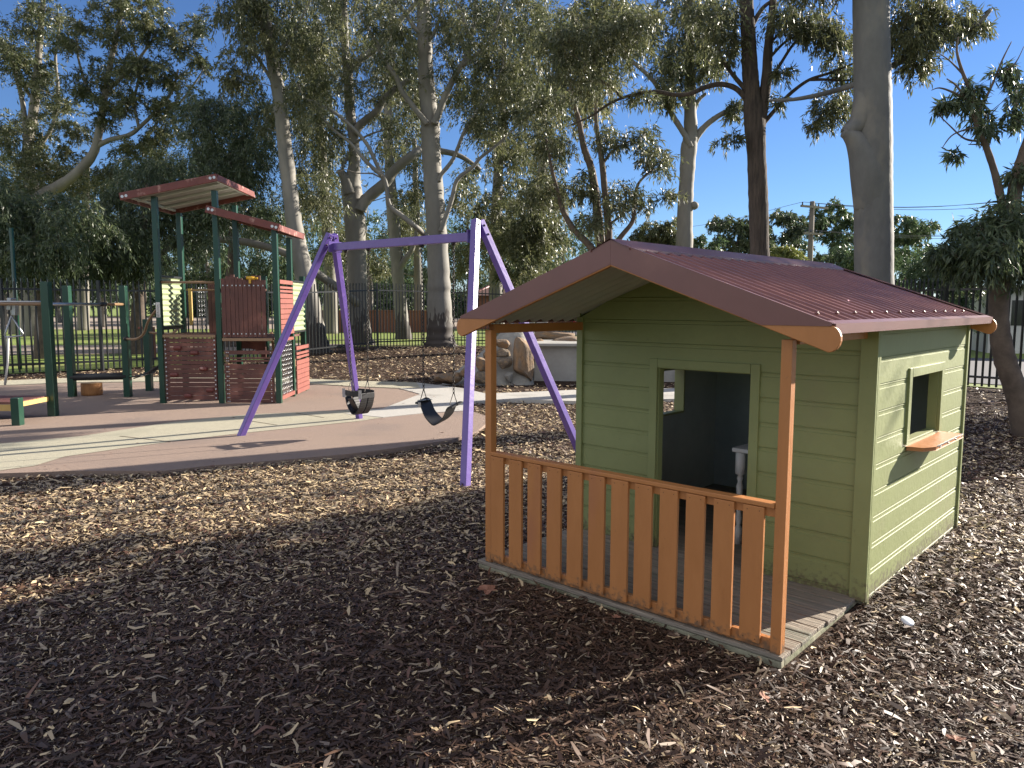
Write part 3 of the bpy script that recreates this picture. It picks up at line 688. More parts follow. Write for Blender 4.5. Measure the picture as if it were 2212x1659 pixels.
# lower front slats, right bay
p = MB(); b = MB()
for z0, z1 in ((.735, .790), (.665, .690), (.625, .650), (.515, .585), (.445, .508), (.375, .440), (.31, .37), (.245, .305), (.18, .24), (.12, .175), (.06, .115), (.01, .055)):
    dx = random.uniform(-.008, .008)
    p.box(BX + .06 + dx, 2 * BX - .085 + dx, -.032, -.010, z0, z1)
    for x in (BX + .10, BX + .125, 2 * BX - .12): b.box(x - .007, x + .007, -.039, -.0325, (z0 + z1) / 2 - .007, (z0 + z1) / 2 + .007)
lo = p.build('slat_panel', M['redwood'], tw, bev=.002); b.build('bolt_head', M['bolt'], lo)
p = MB(); p.box(BX + .075, BX + .115, -.009, .02, .01, .79); p.box(2 * BX - .115, 2 * BX - .085, -.009, .02, .01, .60); p.build('panel_batten', M['tan'], tw, each=True)
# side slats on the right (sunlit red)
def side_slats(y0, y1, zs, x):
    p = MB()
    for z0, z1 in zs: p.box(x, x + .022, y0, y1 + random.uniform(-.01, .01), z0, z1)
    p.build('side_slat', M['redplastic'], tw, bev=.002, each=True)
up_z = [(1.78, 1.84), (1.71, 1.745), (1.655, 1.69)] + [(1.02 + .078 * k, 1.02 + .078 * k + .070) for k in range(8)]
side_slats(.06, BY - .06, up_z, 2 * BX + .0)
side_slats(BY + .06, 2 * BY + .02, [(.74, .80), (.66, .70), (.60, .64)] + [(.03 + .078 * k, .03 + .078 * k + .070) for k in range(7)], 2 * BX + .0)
# corrugated pale green sheets
def corrugated(x, y0, y1, z0, z1, nm='corrugated_panel'):
    p = MB(); n = 90; vs = []
    for k in range(n + 1):
        z = z0 + (z1 - z0) * k / n; o = .014 * math.cos(2 * math.pi * z / .082)
        vs += [(x + o, y0, z), (x + o, y1, z), (x + o + .003, y0, z), (x + o + .003, y1, z)]
    p.add(vs, [(4 * k, 4 * k + 1, 4 * k + 5, 4 * k + 4) for k in range(n)] + [(4 * k + 2, 4 * k + 6, 4 * k + 7, 4 * k + 3) for k in range(n)], 0, True)
    c = p.build(nm, M['palegreen'], tw)
    q = MB(); q.box(x - .025, x + .025, y0, y1, z1, z1 + .03); q.box(x - .025, x + .025, y0, y1, z0 - .03, z0); q.build('capping', M['fence'], c, each=True)
corrugated(.0, .06, BY - .05, 1.12, 1.87)
corrugated(2 * BX - .03, BY + .06, 2 * BY - .04, 1.05, 1.83)
p = MB(); p.box(.10, .15, BY - .02, BY + .01, 1.14, 1.72); p.build('edge_post', M['yellowwood'], tw)
# rear boards
p = MB()
for k in range(6): p.box(.40 + k * .056, .40 + k * .056 + .052, BY + .0, BY + .02, 1.02, 1.80)
p.build('board_panel', M['redwood'], tw, each=True)
p = MB(); p.tube([(.045, -.0, 1.795), (BX - .045, 0, 1.795)], .019, 10); p.build('top_rail', M['tan'], tw)
p = MB(); p.tube([(.06, BY, 1.70), (BX - .045, BY, 1.70)], .016, 8); p.build('top_rail', M['tan'], tw)
# arched rear panel under platform and a ladder behind
p = MB(); p.prism([(BX + .04, .99), (BX + .42, .99), (BX + .42, .60), (BX + .36, .60), (BX + .34, .68), (BX + .26, .75), (BX + .16, .77), (BX + .04, .77)], BY - .01, BY + .012, 'y'); p.build('arched_panel', M['redwood'], tw, recalc=True)
p = MB(); p.bar((BX + .22, 2 * BY + .5, 0), (BX + .25, 2 * BY + .06, 1.0), .035, .05); p.bar((BX + .58, 2 * BY + .5, 0), (BX + .55, 2 * BY + .06, 1.0), .035, .05)
for k in range(4):
    t = (k + 1) / 5; p.bar((BX + .22 + .03 * t, 2 * BY + .5 - .44 * t, t), (BX + .58 - .03 * t, 2 * BY + .5 - .44 * t, t), .03, .03)
p.build('ladder', M['tan'], tw)
# hanging chains in the openings
def hang(x, y0, y1, z0, z1, n, along='y'):
    for k in range(n):
        mb = MB(); u = y0 + (y1 - y0) * (k + .5) / n
        z = z1; i = 0
        while z > z0:
            c = (x, u) if along == 'y' else (u, x)
            dx, dy = ((.009, 0) if i % 2 else (0, .009))
            mb.tube([(c[0] + dx, c[1] + dy, z - .007), (c[0] + dx, c[1] + dy, z - .035), (c[0] - dx, c[1] - dy, z - .035), (c[0] - dx, c[1] - dy, z - .007), (c[0] + dx, c[1] + dy, z - .007)], .0045, 4, cap=False)
            z -= .036; i += 1
        mb.build('hanging_chain', M['steel'], tw)
    return None
hang(2 * BX - .02, .12, BY - .08, .12, .92, 7)
hang(BY, .24, .36, 1.05, 1.74, 3, 'x')
p = MB(); p.box(2 * BX - .06, 2 * BX + .01, .05, BY - .05, .04, .10); p.box(2 * BX - .06, 2 * BX + .01, .05, BY - .05, .92, .965); p.build('side_rail', M['redplastic'], tw, bev=.002, each=True)
# yellow toy telescope on the upright boards
t_ = MB(); t_.tube([(BX + .43, -.05, 1.862), (BX + .56, -.04, 1.855)], .024, 12); t_.tube([(BX + .555, -.04, 1.855), (BX + .60, -.037, 1.853)], .017, 12)
t_.box(BX + .47, BX + .50, -.06, -.035, 1.78, 1.85)
ts = t_.build('telescope', M['yellow'], tw)
MB().tube([(BX + .405, -.052, 1.864), (BX + .43, -.05, 1.862)], .028, 12).build('eyepiece', M['rubber'], ts)
# printed plate with vertical lettering on the front left post
p = MB(); p.box(-.030, .028, -.0475, -.0445, 1.28, 1.50); pp = p.build('sign_plate', M['paleplate'], tw, bev=.004)
p = MB()
pts = [(.010, 1.335), (-.014, 1.345), (-.012, 1.352), (.012, 1.356), (.0, 1.36)]
p.tube([(a, -.0485, b) for a, b in pts], .0022, 5)
for k in range(5):
    z = 1.372 + k * .021; p.tube([(a, -.0485, b) for a, b in [(.006, z - .006), (-.008, z), (.004, z + .006), (-.003, z + .012), (.006, z + .012)]], .002, 5)
for k in range(5): p.box(-.02, .018, -.0485, -.0476, 1.288 + k * .008, 1.291 + k * .008)
p.build('lettering', M['ink'], pp)

# ================================================================== POSTS, BARS and platform left of the tower
cf = empty('monkey_bars', (-6.6, 11.0, TS), 0)
tag(cf, 'dark green post climbing bars with tan overhead rail left of the tower', 'monkey bars')
def cpost(x, y, h): p = MB(); p.box(x - .05 + 6.6, x + .05 + 6.6, y - .05 - 11, y + .05 - 11, -.1, h); p.build('post', M['post_green'], cf, bev=.006)
pA, pB, pC, pD, pE = (-6.06, 9.97), (-7.03, 12.1), (-6.14, 12.1), (-6.2, 12.95), (-6.03, 9.2)
cpost(*pA, 1.76); cpost(*pB, 1.76); cpost(*pC, 1.76); cpost(*pD, 1.22)
cpost(-8.2, 10.1, 1.76)
L = lambda x, y, z: (x + 6.6, y - 11, z)
MB().tube([L(-8.2, 10.05, 1.47), L(-6.1, 9.95, 1.47)], .021, 10).build('rail', M['tan'], cf)
MB().tube([L(-6.06, 10.0, 1.47), L(-6.10, 11.35, 1.47)], .021, 10).build('rail', M['steel'], cf)
MB().tube([L(-6.10, 11.45, 1.47), L(-6.13, 12.06, 1.47)], .021, 10).build('rail', M['tan'], cf)
MB().tube([L(-6.10, 11.33, 1.47), L(-6.10, 11.47, 1.47)], .032, 10).build('rail_clamp', M['rubber'], cf)
MB().tube([L(-7.03, 12.1, .31), L(-6.14, 12.1, .33)], .055, 14).build('balance_roller', M['rubber'], cf)
for a in ([(-6.14, 12.06, .93), (-5.9, 11.95, .93), (-5.7, 11.8, 1.02), (-5.5, 11.55, 1.22), (-5.25, 11.34, 1.42)], [(-6.2, 12.93, 1.0), (-5.9, 12.9, .98), (-5.6, 12.6, 1.0), (-5.3, 12.2, 1.15)]):
    MB().tube([L(*q) for q in spline(a, 5)], .02, 8).build('curved_handrail', M['tan'], cf)
MB().lathe(L(-6.10, 12.05, .90), [(.035, 0), (.04, .03), (.035, .06)], 10).build('rail_clamp', M['rubber'], cf)
n_ = MB()
for k in range(5):
    a = Vector(L(-6.15, 12.1 + .2 * k, .30)); b = Vector(L(-5.22, 11.35 + .2 * k, .60 + .05 * k)); n_.tube([a, a.lerp(b, .5) - Vector((0, 0, .06)), b], .010, 5)
for t in (.2, .45, .7): n_.tube([Vector(L(-6.15, 12.1, .30)).lerp(Vector(L(-5.22, 11.35, .60)), t) - Vector((0, 0, .05)), Vector(L(-6.15, 12.9, .30)).lerp(Vector(L(-5.22, 12.15, .80)), t) - Vector((0, 0, .05))], .010, 5)
n_.build('rope_net', M['rubber'], cf)
# low step platform
sp = empty('step_platform', (-6.6, 9.7, TS), 0); tag(sp, 'low red planked platform with a short green corner post at the far left', 'platform')
p = MB(); p.box(-6.03 - .05 + 6.6, -6.03 + .05 + 6.6, 9.2 - .05 - 9.7, 9.2 + .05 - 9.7, -.1, .335); p.build('post', M['post_green'], sp, bev=.006)
p = MB()
for k in range(8): p.box(-1.3, .50, -.42 + k * .085, -.42 + k * .085 + .08, .245, .272)
p.build('plank', M['redwood'], sp, bev=.003, each=True)
p = MB(); p.box(.502, .520, -.44, .26, .205, .262); p.box(-1.3, .50, -.448, -.428, .165, .243); p.build('edge_board', M['yellowwood'], sp, each=True)
# stump
st = MB(); rr = [(.155, 0), (.16, .05), (.157, .12), (.158, .195)]; c = G(199, 853, TS)
st.lathe((0, 0, 0), rr, 20); stp = st.build('log_stump', M['stump'], loc=(c.x, c.y, TS)); tag(stp, 'short orange cut log standing on end behind the green posts', 'stump')
MB().lathe((0, 0, .1955), [(.0, .0), (.150, .0), (.150, .004)], 20).build('cut_end', M['log_end'], stp)
# trapeze at the far left
tr_ = empty('trapeze_ring', L(-7.0, 10.35, 1.35 + TS)[0:0] or (-6.78, 10.35, 1.47 + TS), 0); tag(tr_, 'silver triangular trapeze handle hanging by the far left green post', 'trapeze')
p = MB(); p.tube([(0, 0, -.16), (-.11, 0, -.42), (-.10, 0, -.45), (.13, 0, -.43), (.14, 0, -.40), (0, 0, -.16)], .012, 8); p.build('triangle_bar', M['steel'], tr_)
p = MB(); p.bar((0.02, 0, .08), (.0, 0, -.08), .12, .05); p.bar((.06, 0, .02), (.05, 0, -.15), .08, .05); p.tube([(0, 0, 0), (0, 0, -.17)], .010, 6); p.build('trolley', M['steel'], tr_, bev=.004)
p = MB(); p.tube([(-.06, 0, -.43), (-.09, .0, -.8), (-.15, 0, -1.1)], .015, 6); p.build('strap', M['paleplate'], tr_)
MB().tube([(-.9, -.22, .03), (.70, -.22, .03)], .015, 6).build('track', M['steel'], tr_)
# tall background posts
for k, (px, pyt, d, lab, m_) in enumerate([(24, 492, 17.4, 'tall thin green post standing before the far left fence', 'post_green')]):
    a = at(px, pyt, d); p = MB(); p.tube([(0, 0, -.1), (0, 0, a.z)], .045, 10); tag(p.build('sign_pole', M[m_], loc=(a.x, d, 0)), lab, 'pole')
bo = at(325, 711, 20.5); p = MB(); p.box(-.09, .09, -.09, .09, -.1, bo.z); p.box(-.3, .09, -.08, .08, bo.z + .001, bo.z + .06)
tag(p.build('timber_bollard', M['redplastic'], loc=(bo.x, 20.5, 0), bev=.01), 'red brown timber bollard behind the tower by the fence', 'bollard')

# ================================================================== ROCK WALL
rw = empty('rock_mound', (0.2, 15.2, 0), 0); tag(rw, 'mortared sandstone rock mound with stone steps behind the swings', 'rock wall')
def hillh(x, y):
    a = math.exp(-((x + .05) / .95) ** 2) * 1.02
    return a
def boulder(c, size, m, parent, seed, rotz=0, name='boulder', sub=4, flat=.35):
    rg = np.random.default_rng(seed); bm = bmesh.new(); bmesh.ops.create_icosphere(bm, subdivisions=sub, radius=1)
    pl_ = [(Vector(rg.normal(size=3)).normalized(), rg.uniform(.62, .95)) for _ in range(14)]
    off = rg.uniform(-9, 9, 3)
    from mathutils import noise
    for v in bm.verts:
        p = v.co.copy()
        p = Vector([math.copysign(abs(a) ** .50, a) for a in p])
        for nrm, dd in pl_:
            h = p.dot(nrm) - dd
            if h > 0: p -= nrm * h * .96
        p *= 1 + .09 * noise.noise(p * 1.8 + Vector(off)) + .06 * noise.noise(p * 5 + Vector(off))
        v.co = p
    me = bpy.data.meshes.new(name); bm.to_mesh(me); bm.free(); me.materials.append(m)
    me.polygons.foreach_set('use_smooth', [True] * len(me.polygons))
    o = bpy.data.objects.new(name, me); COL.objects.link(o); o.parent = parent; o.scale = size; o.location = c; o.rotation_euler = (rg.uniform(-.1, .1), rg.uniform(-.1, .1), rotz)
    return o
# mortar core as a lumpy ridge
def ridge(parent, prof, y0, y1, mtl, name, seed):
    from mathutils import noise
    mb = MB(); xs_ = np.linspace(prof[0][0], prof[-1][0], 40); top = np.interp(xs_, [p[0] for p in prof], [p[1] for p in prof]); ny = 14; vs = []
    for j in range(ny + 1):
        t = j / ny
        for x, h in zip(xs_, top):
            s = min(1, math.sin(math.pi * min(.5, t * .95)) * 1.05)
            y = y0 + (y1 - y0) * t
            z = h * s
            nz = noise.noise(Vector((x * 2.2 + seed, y * 2.2, z * 2))) * .07 + noise.noise(Vector((x * 7 + seed, y * 7, z * 6))) * .025
            vs.append((x, y + nz, max(-.1, z + nz - .02)))
    n = len(xs_); mb.add(vs, [(j * n + i, j * n + i + 1, (j + 1) * n + i + 1, (j + 1) * n + i) for j in range(ny) for i in range(n - 1)], 0, True)
    return mb.build(name, mtl, parent)
def RL(px, py, d): a = at(px, py, d); return (a.x - .2, a.y - 15.2, a.z)
ridge(rw, [(-1.65, -.05), (-1.35, .12), (-1.0, .36), (-.7, .64), (-.42, .98), (-.22, 1.12), (.0, 1.10), (.12, .96), (.20, .3), (.24, -.1)], -.95, 1.4, M['mortar'], 'mortar_core', 3.3)
for px, py, d, sx, sy, sz, m_, sd_, rz in ((1131, 776, 14.40, .20, .16, .45, 'rock', 3, .1), (1090, 785, 14.32, .15, .12, .13, 'rock_grey', 8, 0), (1042, 787, 14.25, .16, .13, .13, 'rock', 12, .1), (1086, 762, 14.5, .16, .13, .085, 'rock_grey', 15, 0),
                                           (1040, 815, 14.15, .17, .12, .13, 'rock_grey', 19, .2), (972, 818, 14.3, .30, .18, .12, 'rock', 23, .25), (1086, 742, 14.75, .19, .15, .08, 'rock', 27, .2), (1010, 803, 14.35, .16, .14, .11, 'rock', 33, .3), (1058, 770, 14.45, .13, .12, .10, 'rock', 37, .3), (1100, 815, 14.25, .10, .08, .10, 'mortar', 41, .3)):
    boulder(RL(px, py, d), (sx, sy, sz), M[m_], rw, sd_, rz)
for px, py, d, sx, sy, sz in ((1190, 722, 17.0, .50, .34, .12), (1216, 741, 16.1, .36, .28, .12), (1164, 742, 16.0, .16, .2, .11)):
    boulder(RL(px, py, d), (sx, sy, sz), M['rock'], rw, int(px), .05, name='stone_step')
for px, d in ((1143, 18.0), (1172, 18.3)):
    a = RL(px, 700, d); p = MB(); p.box(a[0] - .14, a[0] + (.35 if px > 1180 else .12), a[1] - .15, a[1] + .15, .2, 1.13); p.build('concrete_block', M['concrete'], rw, bev=.015, each=True)
cs = empty('concrete_slide_base', (1.5, 15.4, 0), 0); tag(cs, 'grey concrete platform and retaining face right of the rocks', 'concrete block')
def cx_(px, d): return (px - 1106) / F * d
p = MB(); x0 = cx_(1153, 15) - 1.5
p.prism([(x0, -.1), (x0 + .02, .62), (x0 + .14, .70), (4.0, .70), (4.0, -.1)], -.35, .9, 'y'); p.box(x0 + .07, 4.0, -.50, 1.3, .701, .76)
p.build('retaining_block', M['concrete'], cs, bev=.012, recalc=True)

# ================================================================== SMALL THINGS ON THE GROUND
def leaf_shape(name, loc, scale, rz, m, label, star=True, cat='leaf', tilt=.15):
    mb = MB(); n = 26; pts = []
    for k in range(n):
        a = 2 * math.pi * k / n; r = .55 + .45 * abs(math.sin(2.5 * a + .3)) if star else (.35 + .65 * abs(math.cos(a)))
        r *= random.uniform(.85, 1.1)
        pts.append((r * math.cos(a) * scale, r * math.sin(a) * scale * .8, abs(math.sin(a * 1.5)) * scale * .22))
    mb.add([(0, 0, 0)] + pts, [(0, 1 + k, 1 + (k + 1) % n) for k in range(n)], 0)
    o = mb.build(name, m, loc=loc); o.rotation_euler = (tilt, .1, rz)
    sol = o.modifiers.new('thick', 'SOLIDIFY'); sol.thickness = .0015
    tag(o, label, cat, 'dry leaves lying on the mulch'); return o
c = G(1052, 1293); leaf_shape('maple_leaf', (c.x, c.y, .045), .062, .6, M['deadleaf'], 'large dry brown maple leaf on the mulch left of the porch')
c = G(1330, 1346); leaf_shape('maple_leaf', (c.x, c.y, .03), .032, 2.1, M['deadleaf'], 'small curled brown leaf on shaded mulch before the orange railing')
c = G(1650, 1525); leaf_shape('maple_leaf', (c.x, c.y, .035), .03, 1.1, M['deadleaf'], 'dry leaf lying in the sun just below the deck corner', tilt=.6)
c = G(2063, 1825 - 210); leaf_shape('maple_leaf', (c.x, c.y, .03), .035, 2.8, M['deadleaf'], 'brown leaf on sunlit mulch at the bottom right')
c = G(1958, 1357); p = MB(); p.lathe((0, 0, 0), [(.030, 0), (.031, .008), (.028, .012), (.0, .012)], 20); o = p.build('bottle_lid', M['clearlid'], loc=(c.x, c.y, .03)); o.rotation_euler = (.3, .2, 0)
tag(o, 'round white plastic lid lying on mulch right of the deck', 'lid')
c = G(1990, 1590)

# ================================================================== TREES
DENS = 1.35
GRP = {'gum_tree': 'pale trunked gums round the playground', 'tall_eucalypt': 'tall bronze leafed eucalypts at the top left', 'weeping_tree': 'dark weeping trees behind the left fence', 'tall_gum': 'leafy gums filling the background', 'distant_tree': 'distant trees above the cubby roof', 'shade_tree': 'trees outside the right edge'}
def np_mesh(name, V, Fq, mtl, parent, v=None, smooth=False):
    me = bpy.data.meshes.new(name); nV, nF = len(V), len(Fq)
    me.vertices.add(nV); me.vertices.foreach_set('co', np.ascontiguousarray(V, np.float32).ravel())
    me.loops.add(nF * 4); me.loops.foreach_set('vertex_index', np.ascontiguousarray(Fq, np.int32).ravel())
    me.polygons.add(nF); me.polygons.foreach_set('loop_start', np.arange(0, nF * 4, 4, dtype=np.int32))
    me.polygons.foreach_set('loop_total', np.full(nF, 4, np.int32))
    if smooth: me.polygons.foreach_set('use_smooth', np.ones(nF, bool))
    if v is not None:
        a = me.attributes.new('v', 'FLOAT', 'FACE'); a.data.foreach_set('value', np.ascontiguousarray(v, np.float32))
    me.materials.append(mtl); me.update(calc_edges=True)
    o = bpy.data.objects.new(name, me); COL.objects.link(o)
    if parent: o.parent = parent
    return o
def leaves(name, C, rad, k, ln, wd, mtl, parent, droop=.75, flat=.75, tone=0.0, floor=-50.0):
    """C: clump centres (n,3) local, rad: (n,), k leaves per clump"""
    n = len(C); idx = np.repeat(np.arange(n), k); N = len(idx)
    # every clump is made of hanging sprays, so that light and gaps fall through it
    ns = 9; R1 = rad[:, None, None]
    st = rng.normal(size=(n, ns, 3)); st /= np.linalg.norm(st, axis=2, keepdims=True) + 1e-9; out = st.copy()
    st = st * (rng.uniform(.0, 1.0, (n, ns, 1)) * R1); st[:, :, 2] *= flat
    out[:, :, 2] = out[:, :, 2] * .5 + .15; out *= R1 * rng.uniform(.5, 1.2, (n, ns, 1))
    si = rng.integers(0, ns, N); t = rng.uniform(0, 1, (N, 1)); S0, O0 = st[idx, si], out[idx, si]; fall = droop * rad[idx, None] * 1.25
    P = C[idx] + S0 + O0 * t + rng.normal(size=(N, 3)) * (rad[idx, None] * .085); P[:, 2:3] -= fall * t * t
    P[:, 2:3] = np.where(P[:, 2:3] < floor, floor + rng.uniform(0, .3, (N, 1)), P[:, 2:3])
    d = O0 / (rad[idx, None] + 1e-6) * .8 + rng.normal(size=(N, 3)) * .55; d[:, 2] -= droop * (2.0 * t[:, 0] + .2)
    d /= np.linalg.norm(d, axis=1, keepdims=True)
    s = np.cross(d, rng.normal(size=(N, 3))); s /= np.linalg.norm(s, axis=1, keepdims=True)
    L_ = ln * rng.uniform(.6, 1.3, (N, 1)); W_ = wd * rng.uniform(.7, 1.3, (N, 1))
    V = np.stack([P, P + d * L_ * .42 + s * W_ / 2, P + d * L_, P + d * L_ * .42 - s * W_ / 2], 1).reshape(-1, 3)
    v = np.clip(.42 + tone + rng.normal(0, .20, N) + np.repeat(rng.normal(0, .12, n), k), 0, 1)
    return np_mesh(name, V, np.arange(4 * N).reshape(-1, 4), mtl, parent, v)
def tree(name, label, trunk, limbs, regions, bark='bark_white', twig='twig_pale', leaf='leaf_gum', k=120, ln=.15, wd=.034, droop=.75,
         group=None, cat='tree', base=None, sides=14, twr=.010, tone=0.0, rough=.05, extra=None):
    """trunk, limbs: lists of (px, py, dist, radius m); regions: (cx, cy, rx, ry, dist, depth halfrange, clumps, clump radius m)"""
    t0 = trunk[0]
    b = Vector(base) if base else at(t0[0], t0[1], t0[2]); b.z = gz(b.x, b.y) if b.y < 29 else 0
    root = empty(name, b); tag(root, label, cat, group or GRP.get(name))
    def W(p): return np.array(at(p[0], p[1], p[2]) - b)
    tk = [np.append(W(p), p[3]) for p in trunk]
    if base: tk[0][:3] = (0, 0, -.15)
    else: tk[0][2] = -.15
    mb = MB(); nodes = []
    def path(pts, sides, n=6, rg=rough):
        sp = spline(pts, n); P = [p[:3] for p in sp]; rd = [max(.004, p[3] * (1 + random.uniform(-rg, rg))) for p in sp]
        mb.tube(P, rd, sides); nodes.extend([np.append(p, r_) for p, r_ in zip(P, rd)])
    path(tk, sides, 8)
    for lb in limbs: path([np.append(W(p), p[3]) for p in lb], 8 if lb[0][3] > .04 else 6)
    if extra: extra(mb, W)
    tr = mb.build('trunk', M[bark], root)
    cl = []
    for (cx, cy, rx, ry, dist, dd, n, r_) in regions:
        for _ in range(int(n * DENS)):
            a = rng.normal(size=3); a /= np.linalg.norm(a); q = rng.uniform() ** .42; a *= q
            cl.append(np.append(W((cx + rx * a[0], cy + ry * a[1], dist + dd * a[2])), r_ * rng.uniform(.7, 1.25)))
    if not cl: return root
    cl = np.array(cl); cl = cl[cl[:, 2] > .35]
    # grow a twig from the nearest limb to each clump
    nd = np.array(nodes); nd = nd[nd[:, 2] > min(1.0, .3 * nd[:, 2].max())]
    tb_ = MB(); dmin = np.linalg.norm(cl[:, None, :3] - nd[None, ::3, :3], axis=2).min(1)
    for c in cl[np.argsort(dmin)]:
        df = nd[:, :3] - c[:3]; dist = np.linalg.norm(df, axis=1) + np.maximum(0, df[:, 2] + .2) * .9
        j = int(dist.argmin()); p0 = nd[j]; vec = c[:3] - p0[:3]; L_ = np.linalg.norm(vec)
        if L_ < .15: continue
        ns = max(3, min(7, int(L_ / .4))); r0 = min(p0[3] * .7, twr * (.7 + .9 * L_)); pts = []; w_ = rng.normal(size=3) * .07 * L_
        for i in range(ns + 1):
            t = i / ns; q = p0[:3] + vec * t + w_ * math.sin(math.pi * t) + np.array([0, 0, .10 * L_ * math.sin(math.pi * t)]) + (rng.normal(size=3) * .02 * L_ if 0 < i < ns else 0)
            pts.append(q)
        rd = [max(.004, r0 * (1 - .75 * i / ns)) for i in range(ns + 1)]
        tb_.tube(pts, rd, 4, cap=False); nd = np.vstack([nd, [np.append(p, r_) for p, r_ in zip(pts[1:], rd[1:])]])
    if tb_.v: tb_.build('branches', M[twig], root)
    kk = np.maximum(8, (k * (cl[:, 3] / .5) ** 2)).astype(int) if False else k
    leaves('foliage', cl[:, :3], cl[:, 3], kk, ln, wd, M[leaf], root, droop, tone=tone)
    return root
def lim(d, r0, r1, *pts):
    n = len(pts) - 1
    return [(p[0], p[1], p[2] if len(p) > 2 else d, r0 + (r1 - r0) * i / n) for i, p in enumerate(pts)]

PX = lambda px, d: px / F * d      # pixel width at a distance, in metres
# 1 leaning gum
tree('gum_tree', 'leaning pale gum trunk rising just right of the red roofed tower',
     [(688, 765, 23.6, .46), (682, 735, 23.6, .36), (668, 650, 23.6, .30), (650, 560, 23.6, .275), (637, 495, 23.6, .25), (620, 358, 23.6, .22), (603, 209, 23.4, .20), (590, 140, 23.2, .18), (572, 30, 23, .16), (560, -60, 23, .13), (545, -200, 23, .09)],
     [lim(23.2, .06, .02, (598, 190), (560, 130), (520, 60), (500, -10)), lim(23.2, .05, .02, (590, 140), (640, 60), (680, -20)), lim(23, .07, .02, (565, 0), (610, -60), (640, -130))],
     [(560, 60, 75, 75, 22.8, 1.6, 24, .42), (520, 15, 60, 50, 23, 1.5, 10, .4), (500, 170, 55, 40, 23.5, 1.2, 8, .38), (600, -80, 150, 90, 23, 2, 20, .5), (655, 80, 55, 90, 24, 1.5, 16, .42), (600, 250, 40, 40, 24.5, 1, 4, .36)], k=210, ln=.15, wd=.034)
# 2 broken-topped gum with the low arching limb
tree('gum_tree', 'pale gum with broken knobby top between leaning gum and big white gum',
     [(780, 752, 28.6, .62), (776, 725, 28.6, .47), (774, 660, 28.6, .38), (770, 560, 28.6, .365), (766, 470, 28.6, .38), (760, 410, 28.6, .36), (765, 360, 28.6, .22), (764, 300, 28.6, .19), (757, 250, 28.6, .19), (752, 165, 28.6, .17), (746, 110, 28.6, .15), (742, 0, 28.6, .12), (735, -120, 28.6, .08)],
     [lim(28.4, .27, .07, (757, 420), (747, 388), (736, 374), (729, 371)), lim(28.3, .24, .08, (778, 455), (790, 432), (830, 397), (853, 367), (889, 337), (913, 322, 28.8), (949, 326, 29.5), (994, 337, 29.8), (1038, 367, 30)),
      lim(28.5, .17, .09, (766, 290), (779, 269), (815, 239), (830, 215), (856, 191), (890, 170)), lim(28.5, .15, .07, (754, 150), (779, 128), (812, 104), (847, 66), (871, 36), (898, 6), (920, -40)),
      lim(27, .17, .07, (772, 655, 28.3), (730, 623, 27.2), (685, 591, 26.4), (623, 550, 26), (546, 526, 26), (470, 517, 26), (400, 521, 26), (350, 545, 25.6), (298, 575, 25.2), (250, 606, 25)),
      lim(28.4, .06, .03, (767, 315), (745, 350), (736, 374)), lim(28.4, .05, .02, (765, 310), (800, 290), (850, 275))],
     [(720, 130, 80, 110, 28, 2, 30, .5), (820, 150, 60, 80, 29, 2, 16, .48), (700, 300, 70, 70, 29, 2, 16, .45), (830, 290, 50, 50, 29.5, 1.5, 8, .45), (760, 0, 110, 80, 28, 2.5, 22, .5), (860, 430, 50, 35, 30, 1.5, 5, .4), (1040, 380, 50, 40, 30.5, 1.5, 6, .42)], k=210, ln=.16, wd=.036)
# 3 thinner gum behind
tree('gum_tree', 'thinner pale gum trunk directly left of the big white gum behind the fence',
     [(873, 730, 33.5, .42), (868, 690, 33.5, .30), (860, 600, 33.5, .27), (852, 500, 33.5, .27), (845, 420, 33.5, .25), (841, 350, 33.5, .21), (838, 240, 33.5, .17), (845, 120, 33.5, .14), (850, -20, 33.5, .1)],
     [lim(33.4, .16, .05, (858, 585), (875, 560), (890, 539), (900, 500), (905, 450)), lim(33.4, .08, .03, (843, 400), (858, 370), (872, 340), (880, 300))],
     [(870, 330, 60, 60, 34, 2, 12, .55), (860, 80, 80, 110, 34, 3, 24, .6), (905, 420, 30, 50, 34, 1.5, 6, .45)], k=190, ln=.18, wd=.042)
